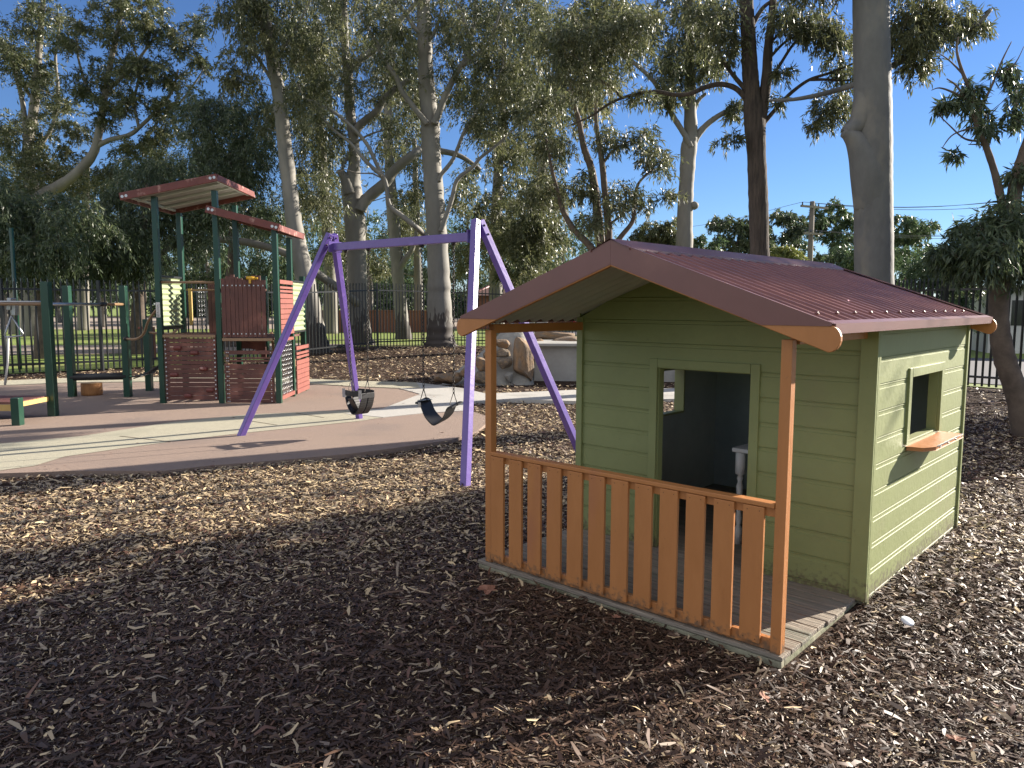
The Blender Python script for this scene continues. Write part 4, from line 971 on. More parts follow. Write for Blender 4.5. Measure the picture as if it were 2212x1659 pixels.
# 4 the big white gum
tree('gum_tree', 'tall straight white gum with dark bark foot standing before the fence',
     [(953, 755, 24.4, .66), (951, 742, 24.4, .50), (950, 710, 24.4, .42), (949, 650, 24.4, .38), (948, 600, 24.4, .355), (942, 480, 24.4, .325), (935, 380, 24.4, .295), (930, 300, 24.4, .30), (929, 262, 24.4, .29), (921, 179, 24.4, .245), (917, 90, 24.4, .225), (914, 0, 24.4, .20), (908, -130, 24.4, .15)],
     [lim(24, .10, .035, (922, 268), (916, 260), (895, 233), (868, 197), (856, 167), (830, 131), (818, 102), (800, 69), (785, 45), (778, 10)),
      lim(24, .12, .04, (938, 268), (946, 248), (964, 203), (991, 149), (1006, 125), (1021, 69), (1027, 24), (1030, -40)),
      lim(24, .07, .03, (998, 142), (1039, 110), (1060, 84), (1077, 36), (1095, -10)), lim(24.2, .075, .025, (948, 392), (954, 376), (979, 343), (1003, 284), (1027, 245), (1062, 194), (1086, 140), (1085, 90)),
      lim(24, .085, .03, (952, 500), (959, 480), (976, 430), (988, 388), (1021, 361), (1039, 340), (1083, 305), (1125, 263), (1160, 230)),
      lim(24.3, .08, .04, (910, 70), (898, 63), (874, 27), (853, 3), (835, -30)), lim(23.2, .07, .04, (1012, 75), (1005, 50), (985, 5)),
      lim(23.4, .085, .03, (932, 520, 24.2), (898, 490), (868, 466), (841, 442), (833, 394), (815, 358), (794, 314), (764, 278), (725, 245), (686, 224), (656, 209), (644, 180)),
      lim(23.2, .06, .03, (824, 379), (788, 346), (758, 310), (725, 284), (698, 258)), lim(24.3, .06, .02, (921, 100), (945, 55), (955, 10), (965, -40))],
     [(1000, 90, 80, 100, 23.8, 2, 26, .42), (1090, 130, 60, 110, 24.5, 1.8, 22, .42), (1060, 260, 60, 60, 24.5, 1.8, 13, .4), (830, 60, 70, 70, 23.5, 1.8, 14, .42), (660, 220, 60, 60, 23.5, 1.5, 14, .38), (940, -50, 160, 80, 24, 2.5, 24, .5), (1130, 230, 40, 60, 24.5, 1.5, 10, .4),
      (1000, 420, 40, 45, 25.3, 1.2, 7, .38), (890, 200, 40, 60, 25.5, 1.5, 8, .4), (700, 420, 40, 60, 25, 1.5, 7, .4)], k=200, ln=.15, wd=.034)
# 5 slender multi-stemmed tree
tree('slender_tree', 'slender dark multi-stemmed tree rising behind the cubby roof peak',
     [(1300, 780, 17.5, .16), (1300, 640, 17.5, .13), (1297, 529, 17.5, .11), (1287, 430, 17.5, .10), (1277, 364, 17.5, .085), (1260, 314, 17.5, .07), (1250, 258, 17.5, .055), (1234, 205, 17.5, .04), (1225, 130, 17.5, .025)],
     [lim(17.4, .10, .03, (1302, 620), (1315, 522), (1308, 430), (1300, 347), (1292, 298), (1287, 248), (1290, 180)), lim(17.3, .09, .025, (1300, 590), (1280, 539), (1240, 496), (1217, 456), (1204, 413), (1191, 360), (1180, 300)),
      lim(17.2, .07, .02, (1304, 580), (1336, 519), (1366, 479), (1371, 440), (1379, 397), (1412, 364)), lim(17.4, .04, .015, (1303, 352), (1326, 324), (1356, 307), (1380, 300)), lim(17.3, .035, .015, (1308, 490), (1340, 465), (1352, 430), (1345, 400))],
     [(1395, 305, 30, 34, 17.4, .7, 8, .22), (1415, 345, 38, 26, 17.3, .7, 8, .22), (1330, 420, 36, 40, 17.3, .8, 9, .24), (1255, 410, 30, 45, 17.2, .8, 9, .24), (1180, 310, 55, 60, 17.8, 1, 22, .28), (1170, 410, 50, 50, 17.8, 1, 16, .26), (1320, 300, 45, 40, 17.4, .8, 9, .24),
      (1385, 430, 25, 30, 17.3, .6, 5, .2), (1445, 425, 26, 14, 17.2, .4, 3, .16), (1270, 480, 35, 25, 17.1, .8, 6, .22), (1200, 220, 55, 45, 17.8, 1, 12, .26)], bark='twig', twig='twig', k=120, ln=.13, wd=.026, twr=.007, sides=8)
# 6 pale gum behind the roof
def burl(mb, W):
    p = W((1500, 443, 25.9)); mb.lathe((p[0], p[1], p[2] - .16), [(.02, 0), (.12, .06), (.15, .14), (.13, .22), (.03, .28)], 10)
tree('gum_tree', 'pale gum with forked top seen between the slender tree and dark rough trunk',
     [(1478, 660, 26, .36), (1478, 560, 26, .29), (1480, 450, 26, .255), (1484, 380, 26, .25), (1488, 320, 26, .26), (1492, 290, 26, .23), (1491, 240, 26, .20), (1490, 150, 26, .17), (1488, 60, 26, .15), (1486, -60, 26, .11)],
     [lim(25.8, .11, .05, (1492, 318), (1484, 300), (1472, 280), (1452, 248), (1436, 218), (1419, 185), (1396, 159), (1373, 139), (1350, 116), (1320, 90)), lim(26, .13, .06, (1494, 320), (1506, 294), (1525, 271), (1551, 251), (1581, 235), (1600, 222)),
      lim(26, .09, .05, (1493, 262), (1498, 245), (1508, 218), (1525, 202))],
     [(1455, 150, 34, 70, 25.2, 1.2, 20, .36), (1520, 110, 40, 80, 25.5, 1.2, 20, .38), (1590, 238, 28, 18, 25.8, .8, 5, .28), (1480, 40, 90, 60, 25.5, 2, 22, .42), (1440, 215, 18, 30, 25.4, .5, 4, .3), (1500, -60, 150, 70, 26, 2.5, 20, .5)], bark='bark_pale', k=190, ln=.17, wd=.036, extra=burl)
# 7 dark rough-barked tree
D7 = 14.2
tree('rough_barked_tree', 'dark rough barked forked tree left of the huge smooth grey trunk',
     [(1645, 800, D7, .24), (1644, 640, D7, .195), (1641, 549, D7, .175), (1638, 430, D7, .175), (1634, 331, D7, .17), (1630, 265, D7, .185), (1624, 200, D7, .15), (1620, 150, D7, .14), (1617, 83, D7, .13), (1612, 0, D7, .12), (1606, -120, D7, .09)],
     [lim(D7, .115, .06, (1640, 275), (1650, 215), (1656, 165), (1660, 99), (1667, 40), (1672, -30)),
      lim(D7, .055, .015, (1618, 222), (1591, 192), (1558, 182), (1525, 188), (1492, 202), (1459, 205), (1419, 198), (1379, 202), (1343, 212), (1310, 228), (1277, 251), (1237, 268)),
      lim(D7, .03, .012, (1345, 211), (1307, 179), (1274, 162), (1234, 139)), lim(D7, .05, .015, (1612, 195), (1578, 155), (1558, 122), (1548, 70)),
      lim(D7, .045, .015, (1648, 268), (1660, 254), (1686, 224), (1712, 198), (1749, 172), (1794, 157), (1850, 134), (1890, 110)), lim(D7, .03, .012, (1749, 172), (1786, 172), (1824, 174), (1870, 168)),
      lim(D7, .035, .012, (1655, 190), (1686, 138), (1719, 90), (1760, 63), (1801, 15), (1815, -20)), lim(D7, .032, .01, (1660, 128), (1697, 90), (1738, 71), (1790, 40)), lim(D7, .03, .01, (1661, 115), (1674, 82), (1730, 41), (1790, 30)),
      lim(D7, .05, .02, (1622, 60), (1650, 15), (1690, -10))],
     [(1700, 40, 28, 34, 14, .5, 9, .20), (1752, 55, 40, 40, 14.2, .6, 13, .20), (1800, 90, 34, 60, 14.3, .6, 16, .2), (1822, 165, 34, 26, 14.3, .5, 7, .19), (1800, 225, 48, 26, 14.2, .5, 13, .19), (1755, 265, 22, 10, 14.2, .3, 3, .15), (1700, 155, 22, 14, 14.1, .3, 3, .15), (1685, 210, 16, 10, 14.1, .3, 2, .13),
      (1570, 90, 40, 60, 14, .7, 14, .22), (1545, 25, 60, 30, 14, .8, 12, .22), (1290, 170, 80, 50, 14.2, .8, 20, .24), (1250, 80, 110, 70, 14.5, 1.2, 44, .28), (1360, 60, 60, 70, 14.5, 1, 26, .26), (1390, 205, 30, 14, 14.1, .4, 4, .18), (1575, 300, 20, 14, 14, .3, 3, .14)],
     bark='bark_dark', twig='twig', k=115, ln=.125, wd=.022, twr=.007, sides=18, rough=.03)
# 8 huge smooth grey trunk
D8 = 11.3
def stub(mb, W):
    pts = [np.append(W(p[:3]), p[3]) for p in ((1884, 450, D8, .25), (1880, 400, D8 - .02, .258), (1874, 365, D8 - .03, .245), (1863, 332, D8 - .04, .20), (1849, 306, D8 - .05, .15), (1834, 291, D8 - .05, .105), (1822, 285, D8 - .05, .075))]
    sp = spline(pts, 6); mb.tube([p[:3] for p in sp], [p[3] for p in sp], 14)
    sp = spline([np.append(W(p[:3]), p[3]) for p in ((1826, 286, D8 - .05, .085), (1843, 278, D8 - .04, .12), (1858, 264, D8 - .03, .155), (1868, 235, D8 - .02, .175), (1876, 190, D8, .19))], 5); mb.tube([p[:3] for p in sp], [p[3] for p in sp], 14)
    mb.tube([W((1818, 283, D8)), W((1832, 262, D8)), W((1848, 245, D8)), W((1850, 222, D8))], [.022, .014, .01, .006], 5)
tree('smooth_trunk_tree', 'huge smooth grey gum trunk with a lopped stub rising behind the cubby roof',
     [(1891, 870, D8, .42), (1889, 760, D8, .30), (1888, 620, D8, .270), (1887, 500, D8, .266), (1886, 400, D8, .262), (1886, 300, D8, .258), (1885, 200, D8, .25), (1883, 100, D8, .245), (1881, 0, D8, .24), (1878, -150, D8, .22), (1874, -330, D8, .18)],
     [lim(12.2, .06, .03, (1890, 172, 11.6), (1921, 146), (1958, 127), (2011, 97), (2067, 75), (2115, 49), (2140, 20)), lim(12, .055, .02, (1880, 170, 11.5), (1824, 190), (1768, 205), (1712, 215), (1660, 217)),
      lim(12, .12, .04, (1880, -200, 11.4), (1960, -260), (2060, -300)), lim(12, .10, .04, (1876, -230, 11.4), (1800, -300), (1700, -330))],
     [(1965, 60, 45, 70, 12, .7, 26, .19), (2040, 45, 55, 50, 12.2, .7, 24, .19), (1985, 130, 30, 26, 12.1, .4, 7, .16), (2095, 45, 30, 30, 12.2, .4, 8, .16), (2000, -60, 110, 70, 12, 1, 26, .25), (1760, -60, 110, 60, 12, 1, 24, .25), (1960, -300, 160, 110, 12, 1.6, 34, .4), (1740, -330, 150, 110, 12, 1.6, 30, .4)],
     bark='bark_grey', twig='twig', k=105, ln=.115, wd=.021, twr=.007, sides=28, rough=.012, extra=stub)
# 9 crooked tree at the right edge
D9 = 8.8
tree('crooked_tree', 'crooked tree with weeping dark leaves and bare upper twigs at right edge',
     [(2225, 935, D9, .16), (2200, 860, D9, .125), (2172, 780, D9, .115), (2158, 700, D9, .105), (2160, 620, D9, .10), (2175, 540, D9, .095), (2185, 460, D9, .085), (2195, 400, D9, .075), (2212, 335, D9, .065), (2240, 250, D9, .05), (2270, 120, D9, .04)],
     [lim(D9, .05, .008, (2172, 520), (2164, 441), (2149, 374), (2130, 317), (2111, 273), (2108, 224), (2081, 161), (2067, 112), (2070, 80)), lim(D9, .02, .006, (2120, 296), (2098, 240), (2070, 190), (2045, 170)), lim(D9, .018, .005, (2110, 250), (2140, 190), (2165, 130), (2185, 90)),
      lim(D9, .016, .004, (2108, 224), (2060, 200), (2030, 190), (2012, 195)), lim(D9, .012, .003, (2081, 161), (2050, 130), (2020, 110)), lim(D9, .012, .003, (2150, 165), (2190, 140), (2212, 100)), lim(D9, .014, .004, (2125, 305), (2085, 300), (2050, 270), (2020, 240)),
      lim(D9, .014, .004, (2111, 273), (2060, 290), (2035, 320)), lim(D9, .016, .005, (2137, 313), (2120, 312), (2092, 312))],
     [(2150, 520, 95, 62, 8.6, .8, 72, .13), (2190, 470, 70, 50, 8.7, .7, 36, .13), (2110, 560, 80, 36, 8.6, .6, 30, .12), (2200, 560, 60, 40, 8.8, .6, 20, .13), (2040, 540, 26, 26, 8.5, .3, 7, .10),
      (2092, 205, 22, 26, D9, .3, 7, .085), (2046, 218, 14, 9, D9, .15, 3, .07), (2060, 327, 14, 7, D9, .1, 2, .06), (2125, 262, 24, 26, D9, .3, 6, .085), (2170, 150, 22, 20, D9, .3, 3, .08), (2210, 190, 36, 36, 9, .4, 6, .10), (2190, 250, 30, 24, 9, .3, 5, .10), (2205, 375, 26, 24, 8.8, .3, 8, .1)],
     bark='twig', twig='twig', leaf='leaf_dark', k=75, ln=.105, wd=.021, droop=1.0, twr=.005, sides=12)
# trees just out of frame on the sun side (their shade lies across the foreground)
def free_tree(name, label, base, h, r, crown, **kw):
    """crown: world ellipsoids (x, y, z, rx, ry, rz, n, clump r)"""
    b = Vector(base); root = empty(name, b); tag(root, label, kw.get('cat', 'tree'), kw.get('group') or GRP.get(name))
    mb = MB(); pts = spline([(0, 0, -.1, r), (random.uniform(-.1, .1) * h * .2, .05, h * .35, r * .8), (random.uniform(-.1, .1) * h * .3, 0, h * .7, r * .5), (0, 0, h, r * .2)], 6)
    mb.tube([p[:3] for p in pts], [p[3] for p in pts], 10); nd = np.array(pts)
    cl = []
    for (x, y, z, rx, ry, rz, n, cr) in crown:
        for _ in range(n):
            a = rng.normal(size=3); a /= np.linalg.norm(a); a *= rng.uniform() ** .42
            cl.append((x + rx * a[0] - b.x, y + ry * a[1] - b.y, z + rz * a[2], cr * rng.uniform(.7, 1.25)))
    cl = np.array(cl); tb_ = MB(); nd = nd[nd[:, 2] > .25 * h]
    for c in cl[np.argsort(np.hypot(cl[:, 0], cl[:, 1]))]:
        df = nd[:, :3] - c[:3]; dist = np.linalg.norm(df, axis=1) + np.maximum(0, df[:, 2] + .3) * 1.0; j = int(dist.argmin()); p0 = nd[j]; vec = c[:3] - p0[:3]; L_ = np.linalg.norm(vec)
        if L_ < .2: continue
        w_ = rng.normal(size=3) * .08 * L_; q = [p0[:3] + vec * t + w_ * math.sin(math.pi * t) for t in (0, .25, .5, .75, 1)]; r0 = min(p0[3] * .7, kw.get('twr', .012) * (.7 + .9 * L_))
        rd = [r0, r0 * .8, r0 * .6, r0 * .4, r0 * .25]; tb_.tube(q, rd, 4, cap=False); nd = np.vstack([nd, [np.append(p, s_) for p, s_ in zip(q[1:], rd[1:])]])
    mb.build('trunk', M[kw.get('bark', 'twig')], root)
    if tb_.v: tb_.build('branches', M[kw.get('twig', 'twig')], root)
    leaves('foliage', cl[:, :3], cl[:, 3], kw.get('k', 120), kw.get('ln', .13), kw.get('wd', .03), M[kw.get('leaf', 'leaf_dark')], root, kw.get('droop', .7), tone=kw.get('tone', 0))
    return root
free_tree('shade_tree', 'broad leafy tree outside the right of the picture', (9.3, 10.6, 0), 6.5, .2, [(8.6, 8.85, 5.2, 1.1, 1.0, .95, 52, .36), (9.4, 10.9, 2.1, 1.5, 1.5, 1.3, 110, .35), (9.2, 10.2, 4.2, .7, .6, .9, 12, .3)], k=190)
free_tree('shade_tree', 'second leafy tree outside the right of the picture', (13.5, 7.2, 0), 7, .2, [(13.2, 7.0, 6.0, 1.6, .8, 1.0, 26, .4)], k=150)

# tall eucalypts at the far left
tree('tall_eucalypt', 'tall open eucalypt with bronze leaf tufts at the top left corner',
     [(40, 720, 38, .45), (45, 560, 38, .38), (70, 437, 38, .34), (60, 330, 38, .26), (75, 220, 38, .2), (85, 100, 38, .15), (95, -20, 38, .1)],
     [lim(38, .14, .06, (60, 330), (45, 200), (10, 100), (-20, 60)), lim(38, .10, .05, (75, 220), (50, 185), (20, 130), (0, 90)), lim(38, .1, .05, (62, 340), (110, 280), (125, 200), (120, 120), (130, 40))],
     [(70, 40, 60, 45, 38, 1.6, 13, .6), (35, 110, 60, 50, 38, 2, 16, .65), (100, 150, 28, 34, 38, 1.2, 6, .5), (60, 190, 30, 30, 38, 1.5, 5, .5), (45, 290, 60, 50, 37.5, 2, 16, .65), (120, 250, 36, 40, 38, 1.5, 8, .55), (80, 360, 70, 45, 37, 2, 14, .6), (160, 280, 30, 26, 37, 1.2, 5, .5), (20, -80, 120, 60, 38, 2, 14, .7), (40, 420, 70, 45, 37, 2, 12, .6), (140, 400, 50, 45, 38, 2, 9, .55)],
     bark='bark_pale', leaf='leaf_olive', k=260, ln=.19, wd=.048, droop=.35, twr=.014)
tree('tall_eucalypt', 'tall open eucalypt with curved pale limbs right of the top left corner',
     [(62, 640, 36, .42), (66, 500, 36, .36), (75, 437, 36, .30), (134, 398, 36, .24), (168, 372, 36, .22), (202, 330, 36, .2), (216, 274, 36, .17), (224, 220, 36, .15), (240, 130, 36, .12), (260, 40, 36, .09), (270, -40, 36, .06)],
     [lim(36, .13, .05, (205, 318), (238, 302), (280, 291), (308, 269), (336, 241), (370, 200), (385, 150)), lim(36, .09, .04, (228, 200), (280, 150), (320, 100), (345, 60)), lim(36, .08, .04, (222, 230), (190, 190), (170, 130), (165, 80)),
      lim(36, .08, .04, (300, 275), (290, 220), (300, 160), (290, 100)), lim(36, .07, .03, (336, 241), (380, 230), (420, 180), (440, 150))],
     [(245, 15, 60, 34, 36, 1.5, 12, .55), (320, 25, 42, 34, 36, 1.4, 8, .5), (165, 55, 24, 20, 36, 1, 4, .42), (160, 95, 34, 22, 36, 1, 6, .45), (240, 80, 45, 24, 36, 1.2, 8, .5), (330, 75, 44, 20, 36, 1.2, 7, .5), (385, 88, 34, 26, 36, 1.2, 7, .5), (250, 145, 60, 32, 36, 1.5, 12, .52), (330, 150, 50, 28, 36, 1.5, 9, .5), (430, 140, 24, 16, 36, .8, 4, .38),
      (185, 185, 46, 36, 36, 1.5, 10, .52), (375, 185, 34, 26, 36, 1.2, 6, .48), (270, 225, 50, 34, 36, 1.5, 11, .5), (335, 235, 34, 24, 36, 1.2, 5, .45), (225, 260, 24, 22, 36, 1, 4, .42), (300, 330, 46, 30, 36, 1.5, 9, .5), (150, 330, 26, 20, 36, 1, 3, .42), (260, -60, 120, 50, 36, 2, 14, .6), (240, 390, 60, 40, 36.5, 1.5, 10, .52), (345, 290, 50, 40, 36.5, 1.5, 10, .5), (390, 240, 40, 35, 36.5, 1.5, 7, .5), (420, 60, 24, 26, 36, 1, 4, .42)],
     bark='bark_pale', leaf='leaf_olive', k=260, ln=.18, wd=.046, droop=.35, twr=.014)
# dense dark weeping trees behind the left fence
for nm_, lab, tk, rg in (
    ('weeping_tree', 'dense dark weeping tree behind the fence at the far left edge', [(95, 790, 21, .25), (95, 650, 21, .2), (100, 540, 21, .15), (105, 450, 21, .08)], [(90, 490, 140, 85, 21, 2.2, 74, .42), (60, 560, 130, 55, 20.5, 1.5, 34, .4), (-60, 450, 120, 120, 21, 2, 34, .5)]),
    ('weeping_tree', 'dense dark weeping tree behind the tower posts and its left roof', [(300, 775, 23, .26), (300, 640, 23, .2), (310, 520, 23, .15), (320, 400, 23, .08)], [(290, 500, 125, 80, 23, 2, 64, .42), (330, 400, 120, 60, 23.5, 2, 44, .45), (250, 570, 90, 40, 22.5, 1.4, 18, .36), (430, 470, 60, 90, 23.5, 1.5, 30, .42)]),
    ('weeping_tree', 'dark leafy tree filling the gap between tower roof and leaning gum', [(500, 760, 27, .28), (500, 640, 27, .22), (505, 500, 27, .16), (500, 330, 27, .1)], [(480, 360, 85, 100, 27, 2, 62, .5), (540, 300, 60, 120, 27.5, 2, 44, .5), (560, 460, 60, 60, 28, 1.5, 22, .45), (430, 250, 55, 60, 28, 1.5, 18, .46), (480, 230, 60, 40, 28, 1.5, 12, .46)])):
    tree(nm_, lab, tk, [], rg, bark='twig', twig='twig', leaf='leaf_dark', k=210, ln=.16, wd=.032, droop=.9, twr=.011)
# tall crowns behind the middle trunks
for lab, tk, rg in (
    ('tall leafy gum behind the leaning gum and the broken topped gum', [(715, 735, 40, .4), (712, 560, 40, .32), (700, 400, 40, .26), (690, 220, 40, .18), (690, 50, 40, .1)], [(670, 380, 80, 120, 40, 3, 44, .75), (680, 180, 80, 110, 40, 3, 36, .75), (740, 520, 80, 50, 39, 2, 14, .6), (650, 30, 90, 80, 40, 3, 22, .8)]),
    ('tall leafy gum filling the view right of the big white gum', [(1075, 730, 36, .38), (1070, 560, 36, .3), (1075, 400, 36, .24), (1085, 220, 36, .16), (1090, 50, 36, .1)], [(1080, 480, 85, 80, 36, 2.5, 40, .62), (1110, 330, 70, 80, 36, 2.5, 26, .62), (1040, 200, 90, 80, 36, 3, 24, .7), (1120, 60, 100, 110, 36, 3, 46, .75), (1150, 200, 70, 70, 36, 2.5, 22, .65), (1000, 560, 70, 30, 35, 2, 9, .5)]),
    ('bushy gum crown behind the slender dark multi-stemmed tree', [(1160, 740, 31, .3), (1160, 600, 31, .26), (1165, 450, 31, .2), (1175, 300, 31, .12)], [(1150, 520, 80, 60, 31, 2, 34, .5), (1180, 440, 60, 60, 31, 2, 18, .46), (1130, 590, 60, 30, 30, 1.5, 10, .42), (1240, 180, 80, 90, 31, 2, 36, .55), (1320, 60, 100, 90, 31, 2, 40, .6)]),
    ('leafy gum between broken topped gum and big white gum', [(905, 735, 45, .3), (903, 600, 45, .26), (900, 480, 45, .2), (895, 300, 45, .14)], [(880, 500, 60, 60, 45, 2, 20, .7), (880, 220, 70, 110, 45, 3, 36, .85), (820, 560, 60, 36, 44, 2, 10, .6)])):
    tree('tall_gum', lab, tk, [], rg, bark='bark_pale', twig='twig_pale', leaf='leaf_gum', k=200, ln=.21, wd=.050, droop=.7, twr=.013, tone=.04)
tree('bronze_tree', 'hazy bronze leafed tree standing between the two tall eucalypts at left', [(180, 715, 44, .35), (180, 560, 44, .28), (185, 440, 44, .2), (190, 330, 44, .12)], [lim(44, .12, .05, (184, 460), (120, 380), (60, 330)), lim(44, .12, .05, (184, 470), (260, 400), (330, 350))],
     [(60, 380, 110, 60, 44, 3, 26, .6), (190, 420, 110, 60, 44, 3, 24, .6), (330, 370, 90, 60, 44, 3, 22, .6), (440, 330, 60, 70, 44, 3, 14, .6)], bark='bark_pale', leaf='leaf_olive', k=210, ln=.2, wd=.05, droop=.4, twr=.013)
# a far wood closing the park: one mass
bx_ = rng.uniform(-75, 16, 900); by_ = rng.uniform(88, 104, 900); bz_ = rng.uniform(.3, 1, 900) * (5.5 + 2.2 * np.sin(bx_ * .21) + 1.5 * np.sin(bx_ * .53 + 1))
tag(leaves('distant_wood', np.stack([bx_, by_, bz_], 1), np.full(900, 1.5), 120, .55, .2, M['leaf_far'], None, .5), 'low far wood closing the park beyond all the trunks', 'wood', kind='stuff')
# distant park trees low behind everything
far = [(20, 55, 4.0, 'left edge'), (130, 62, 4.5, ''), (225, 50, 3.6, ''), (360, 66, 5, ''), (455, 58, 4.2, ''), (560, 70, 5, ''), (650, 60, 4.2, ''), (800, 66, 5, ''), (905, 78, 5.5, ''), (1010, 72, 5, ''), (1110, 80, 6, ''), (1220, 75, 5, '')]
for i, (px, d, r_, _) in enumerate(far):
    x = (px - 1106) / F * d; h = r_ * 1.9
    free_tree('park_tree', 'distant park tree under and beyond the gum crowns', (x, d, 0), h, .22, [(x, d, h * .72, r_, r_ * .8, r_ * .75, 40, .8), (x + random.uniform(-1, 1), d, h * .45, r_ * .9, r_ * .7, r_ * .3, 12, .7)], k=150, ln=.36, wd=.10, leaf='leaf_far', group='distant park trees', bark='bark_pale', tone=.05)
for i, (px, py, rx, ry, d, lf, lab) in enumerate((
    (1596, 500, 62, 50, 62, 'leaf_dark', 'rounded dark distant tree just left of the rough dark trunk'),
    (1690, 505, 62, 55, 66, 'leaf_dark', 'open distant tree between rough dark trunk and the power pole'),
    (1800, 500, 62, 62, 60, 'leaf_far', 'feathery distant tree right of the power pole'),
    (1960, 520, 62, 56, 56, 'leaf_far', 'feathery distant tree right of the huge smooth trunk'),
    (1520, 545, 50, 34, 48, 'leaf_far', 'low olive bush above the cubby roof ridge'),
    (1700, 552, 42, 18, 44, 'leaf_yellow', 'small yellow green shrub above the roof ridge'),
    (1430, 510, 60, 30, 30, 'leaf_gum', 'rounded leafy shrub beside the cubby roof peak'),
    (1880, 560, 90, 36, 50, 'leaf_far', 'bushy hedge of trees behind the huge smooth trunk'),
    (2040, 585, 95, 42, 24, 'leaf_far', 'grey green bush behind the right fence'))):
    c = at(px, py, d); rxm, rym = rx / F * d, ry / F * d
    free_tree('distant_tree', lab, (c.x, d, 0), max(c.z, .8), .02 * d / 6, [(c.x, d, c.z, rxm, rxm * .8, rym, int(44 * max(1, rx / 60)), .13 * rxm + .1), (c.x, d, c.z * .55, rxm * .8, rxm * .6, c.z * .4, 20, .13 * rxm + .1)], k=190, ln=.0055 * d, wd=.0016 * d, leaf=lf, tone=.06)

# ================================================================== BUILDINGS, POLE, CAR
x = 0
hb = empty('brick_house', (-2.6, 47, 0), 0); tag(hb, 'red brick house with brown tiled hip roof beyond the fence', 'house')
p = MB(); p.box(.4, 13.6, .4, 7.6, -.05, 2.15); p.build('wall', M['brick'], hb)
p = MB(); p.add([(0, 0, 2.1), (14, 0, 2.1), (14, 8, 2.1), (0, 8, 2.1), (2.0, 4, 3.12), (12.0, 4, 3.12)], [(0, 1, 5, 4), (1, 2, 5), (2, 3, 4, 5), (3, 0, 4), (3, 2, 1, 0)]); rf = p.build('roof', M['tiles'], hb)
p = MB(); p.tube([(0, 0, 2.12), (2.0, 4, 3.15)], .09, 6); p.tube([(2.0, 4, 3.15), (12.0, 4, 3.15)], .1, 6); p.build('ridge_tiles', M['rooftrim'], rf)
p = MB(); p.box(3.0, 5, .37, .399, .9, 1.9); wn = p.build('window', M['glass'], hb)
wl = MB(); wl.box(-13, -3.4, 42, 42.25, -.05, 1.15); wl.box(-13.02, -3.38, 41.96, 42.29, 1.151, 1.22); tag(wl.build('garden_wall', M['brick']), 'low brown brick wall far beyond the fence between the gum trunks', 'wall')
wh = empty('white_building', (15.3, 24.5, 0), -.3); tag(wh, 'pale single storey building behind the crooked tree and right fence', 'building')
p = MB(); p.box(0, 9, 0, 6, -.05, 2.0); p.build('wall', M['white'], wh)
p = MB(); p.box(-.3, 9.3, -.3, 6.3, 2.001, 2.16); p.build('roof', M['roofwhite'], wh)
for k in range(3): p = MB(); p.box(.6 + k * 2.2, 1.7 + k * 2.2, -.02, -.001, .9, 1.7); p.build('window', M['glass'], wh)
# red car in the street, seen through the fence
cr = empty('parked_car', (5.6, 45.5, .03), .05); tag(cr, 'red parked car seen through the fence above the stone steps', 'car')
p = MB(); p.prism([(-2.1, .32), (-2.15, .62), (-1.9, .85), (-1.1, .93), (-.55, 1.36), (.75, 1.38), (1.35, .98), (2.0, .90), (2.15, .6), (2.1, .32)], -.85, .85, 'y'); p.build('body', M['car_red'], cr, bev=.06, recalc=True)
p = MB(); p.prism([(-.98, .95), (-.52, 1.30), (.70, 1.32), (1.18, .97)], -.865, .865, 'y'); p.build('side_window', M['glass'], cr, recalc=True)
for x in (-1.35, 1.3):
    for y in (-.80, .80):
        p = MB(); p.tube([(x, y - .1, .31), (x, y + .1, .31)], .31, 16); w_ = p.build('wheel', M['rubber'], cr)
        MB().tube([(x, y - .11, .31), (x, y + .11, .31)], .18, 10).build('rim', M['steel'], w_)
# power pole and lines
a = at(1755, 435, 46); pp_ = empty('power_pole', (a.x, 46, 0), .5); tag(pp_, 'timber power pole with two crossarms against the sky above the roof ridge', 'power pole')
MB().tube([(0, 0, -.1), (0, 0, a.z)], [.19, .14], 10).build('pole', M['pole_wood'], pp_)
for z, l in ((a.z - .35, 1.15), (a.z - 1.9, .8)):
    p = MB(); p.bar((-l, -.17, z), (l, -.17, z), .10, .12); ca = p.build('crossarm', M['pole_wood'], pp_)
    for k in range(4):
        x = -l + .12 + k * (2 * l - .24) / 3; MB().lathe((x, -.17, z + .061), [(.03, 0), (.05, .05), (.03, .09), (.045, .14), (.02, .17)], 8).build('insulator', M['glass'], ca)
tops = [(pp_.matrix_basis @ Vector((x, -.17, z))) for z, l in ((a.z - .12, 1.15), (a.z - 1.7, .8)) for x in (-l + .12, 0, l - .12)]
ends = [at(2420, 405, 30), at(2420, 418, 30), at(2420, 396, 30), at(2420, 480, 34), at(2420, 490, 34), at(2420, 470, 34)]
for i, (t_, e_) in enumerate(zip(tops, ends)):
    pts = [t_.lerp(Vector(e_), k / 14) - Vector((0, 0, .5 * math.sin(math.pi * k / 14))) for k in range(15)]
    o = MB().tube(pts, .012, 4).build('power_line', M['wire']); tag(o, 'thin power line running from the pole off to the right', 'cable', 'power lines right of the pole')
pts = [Vector(tops[0]), Vector(at(1500, 480, 60)) - Vector((0, 0, .3)), Vector(at(1300, 492, 75))]
tag(MB().tube(spline(pts, 6) , .012, 4).build('power_line', M['wire']), 'thin power line crossing the sky left of the pole', 'cable')

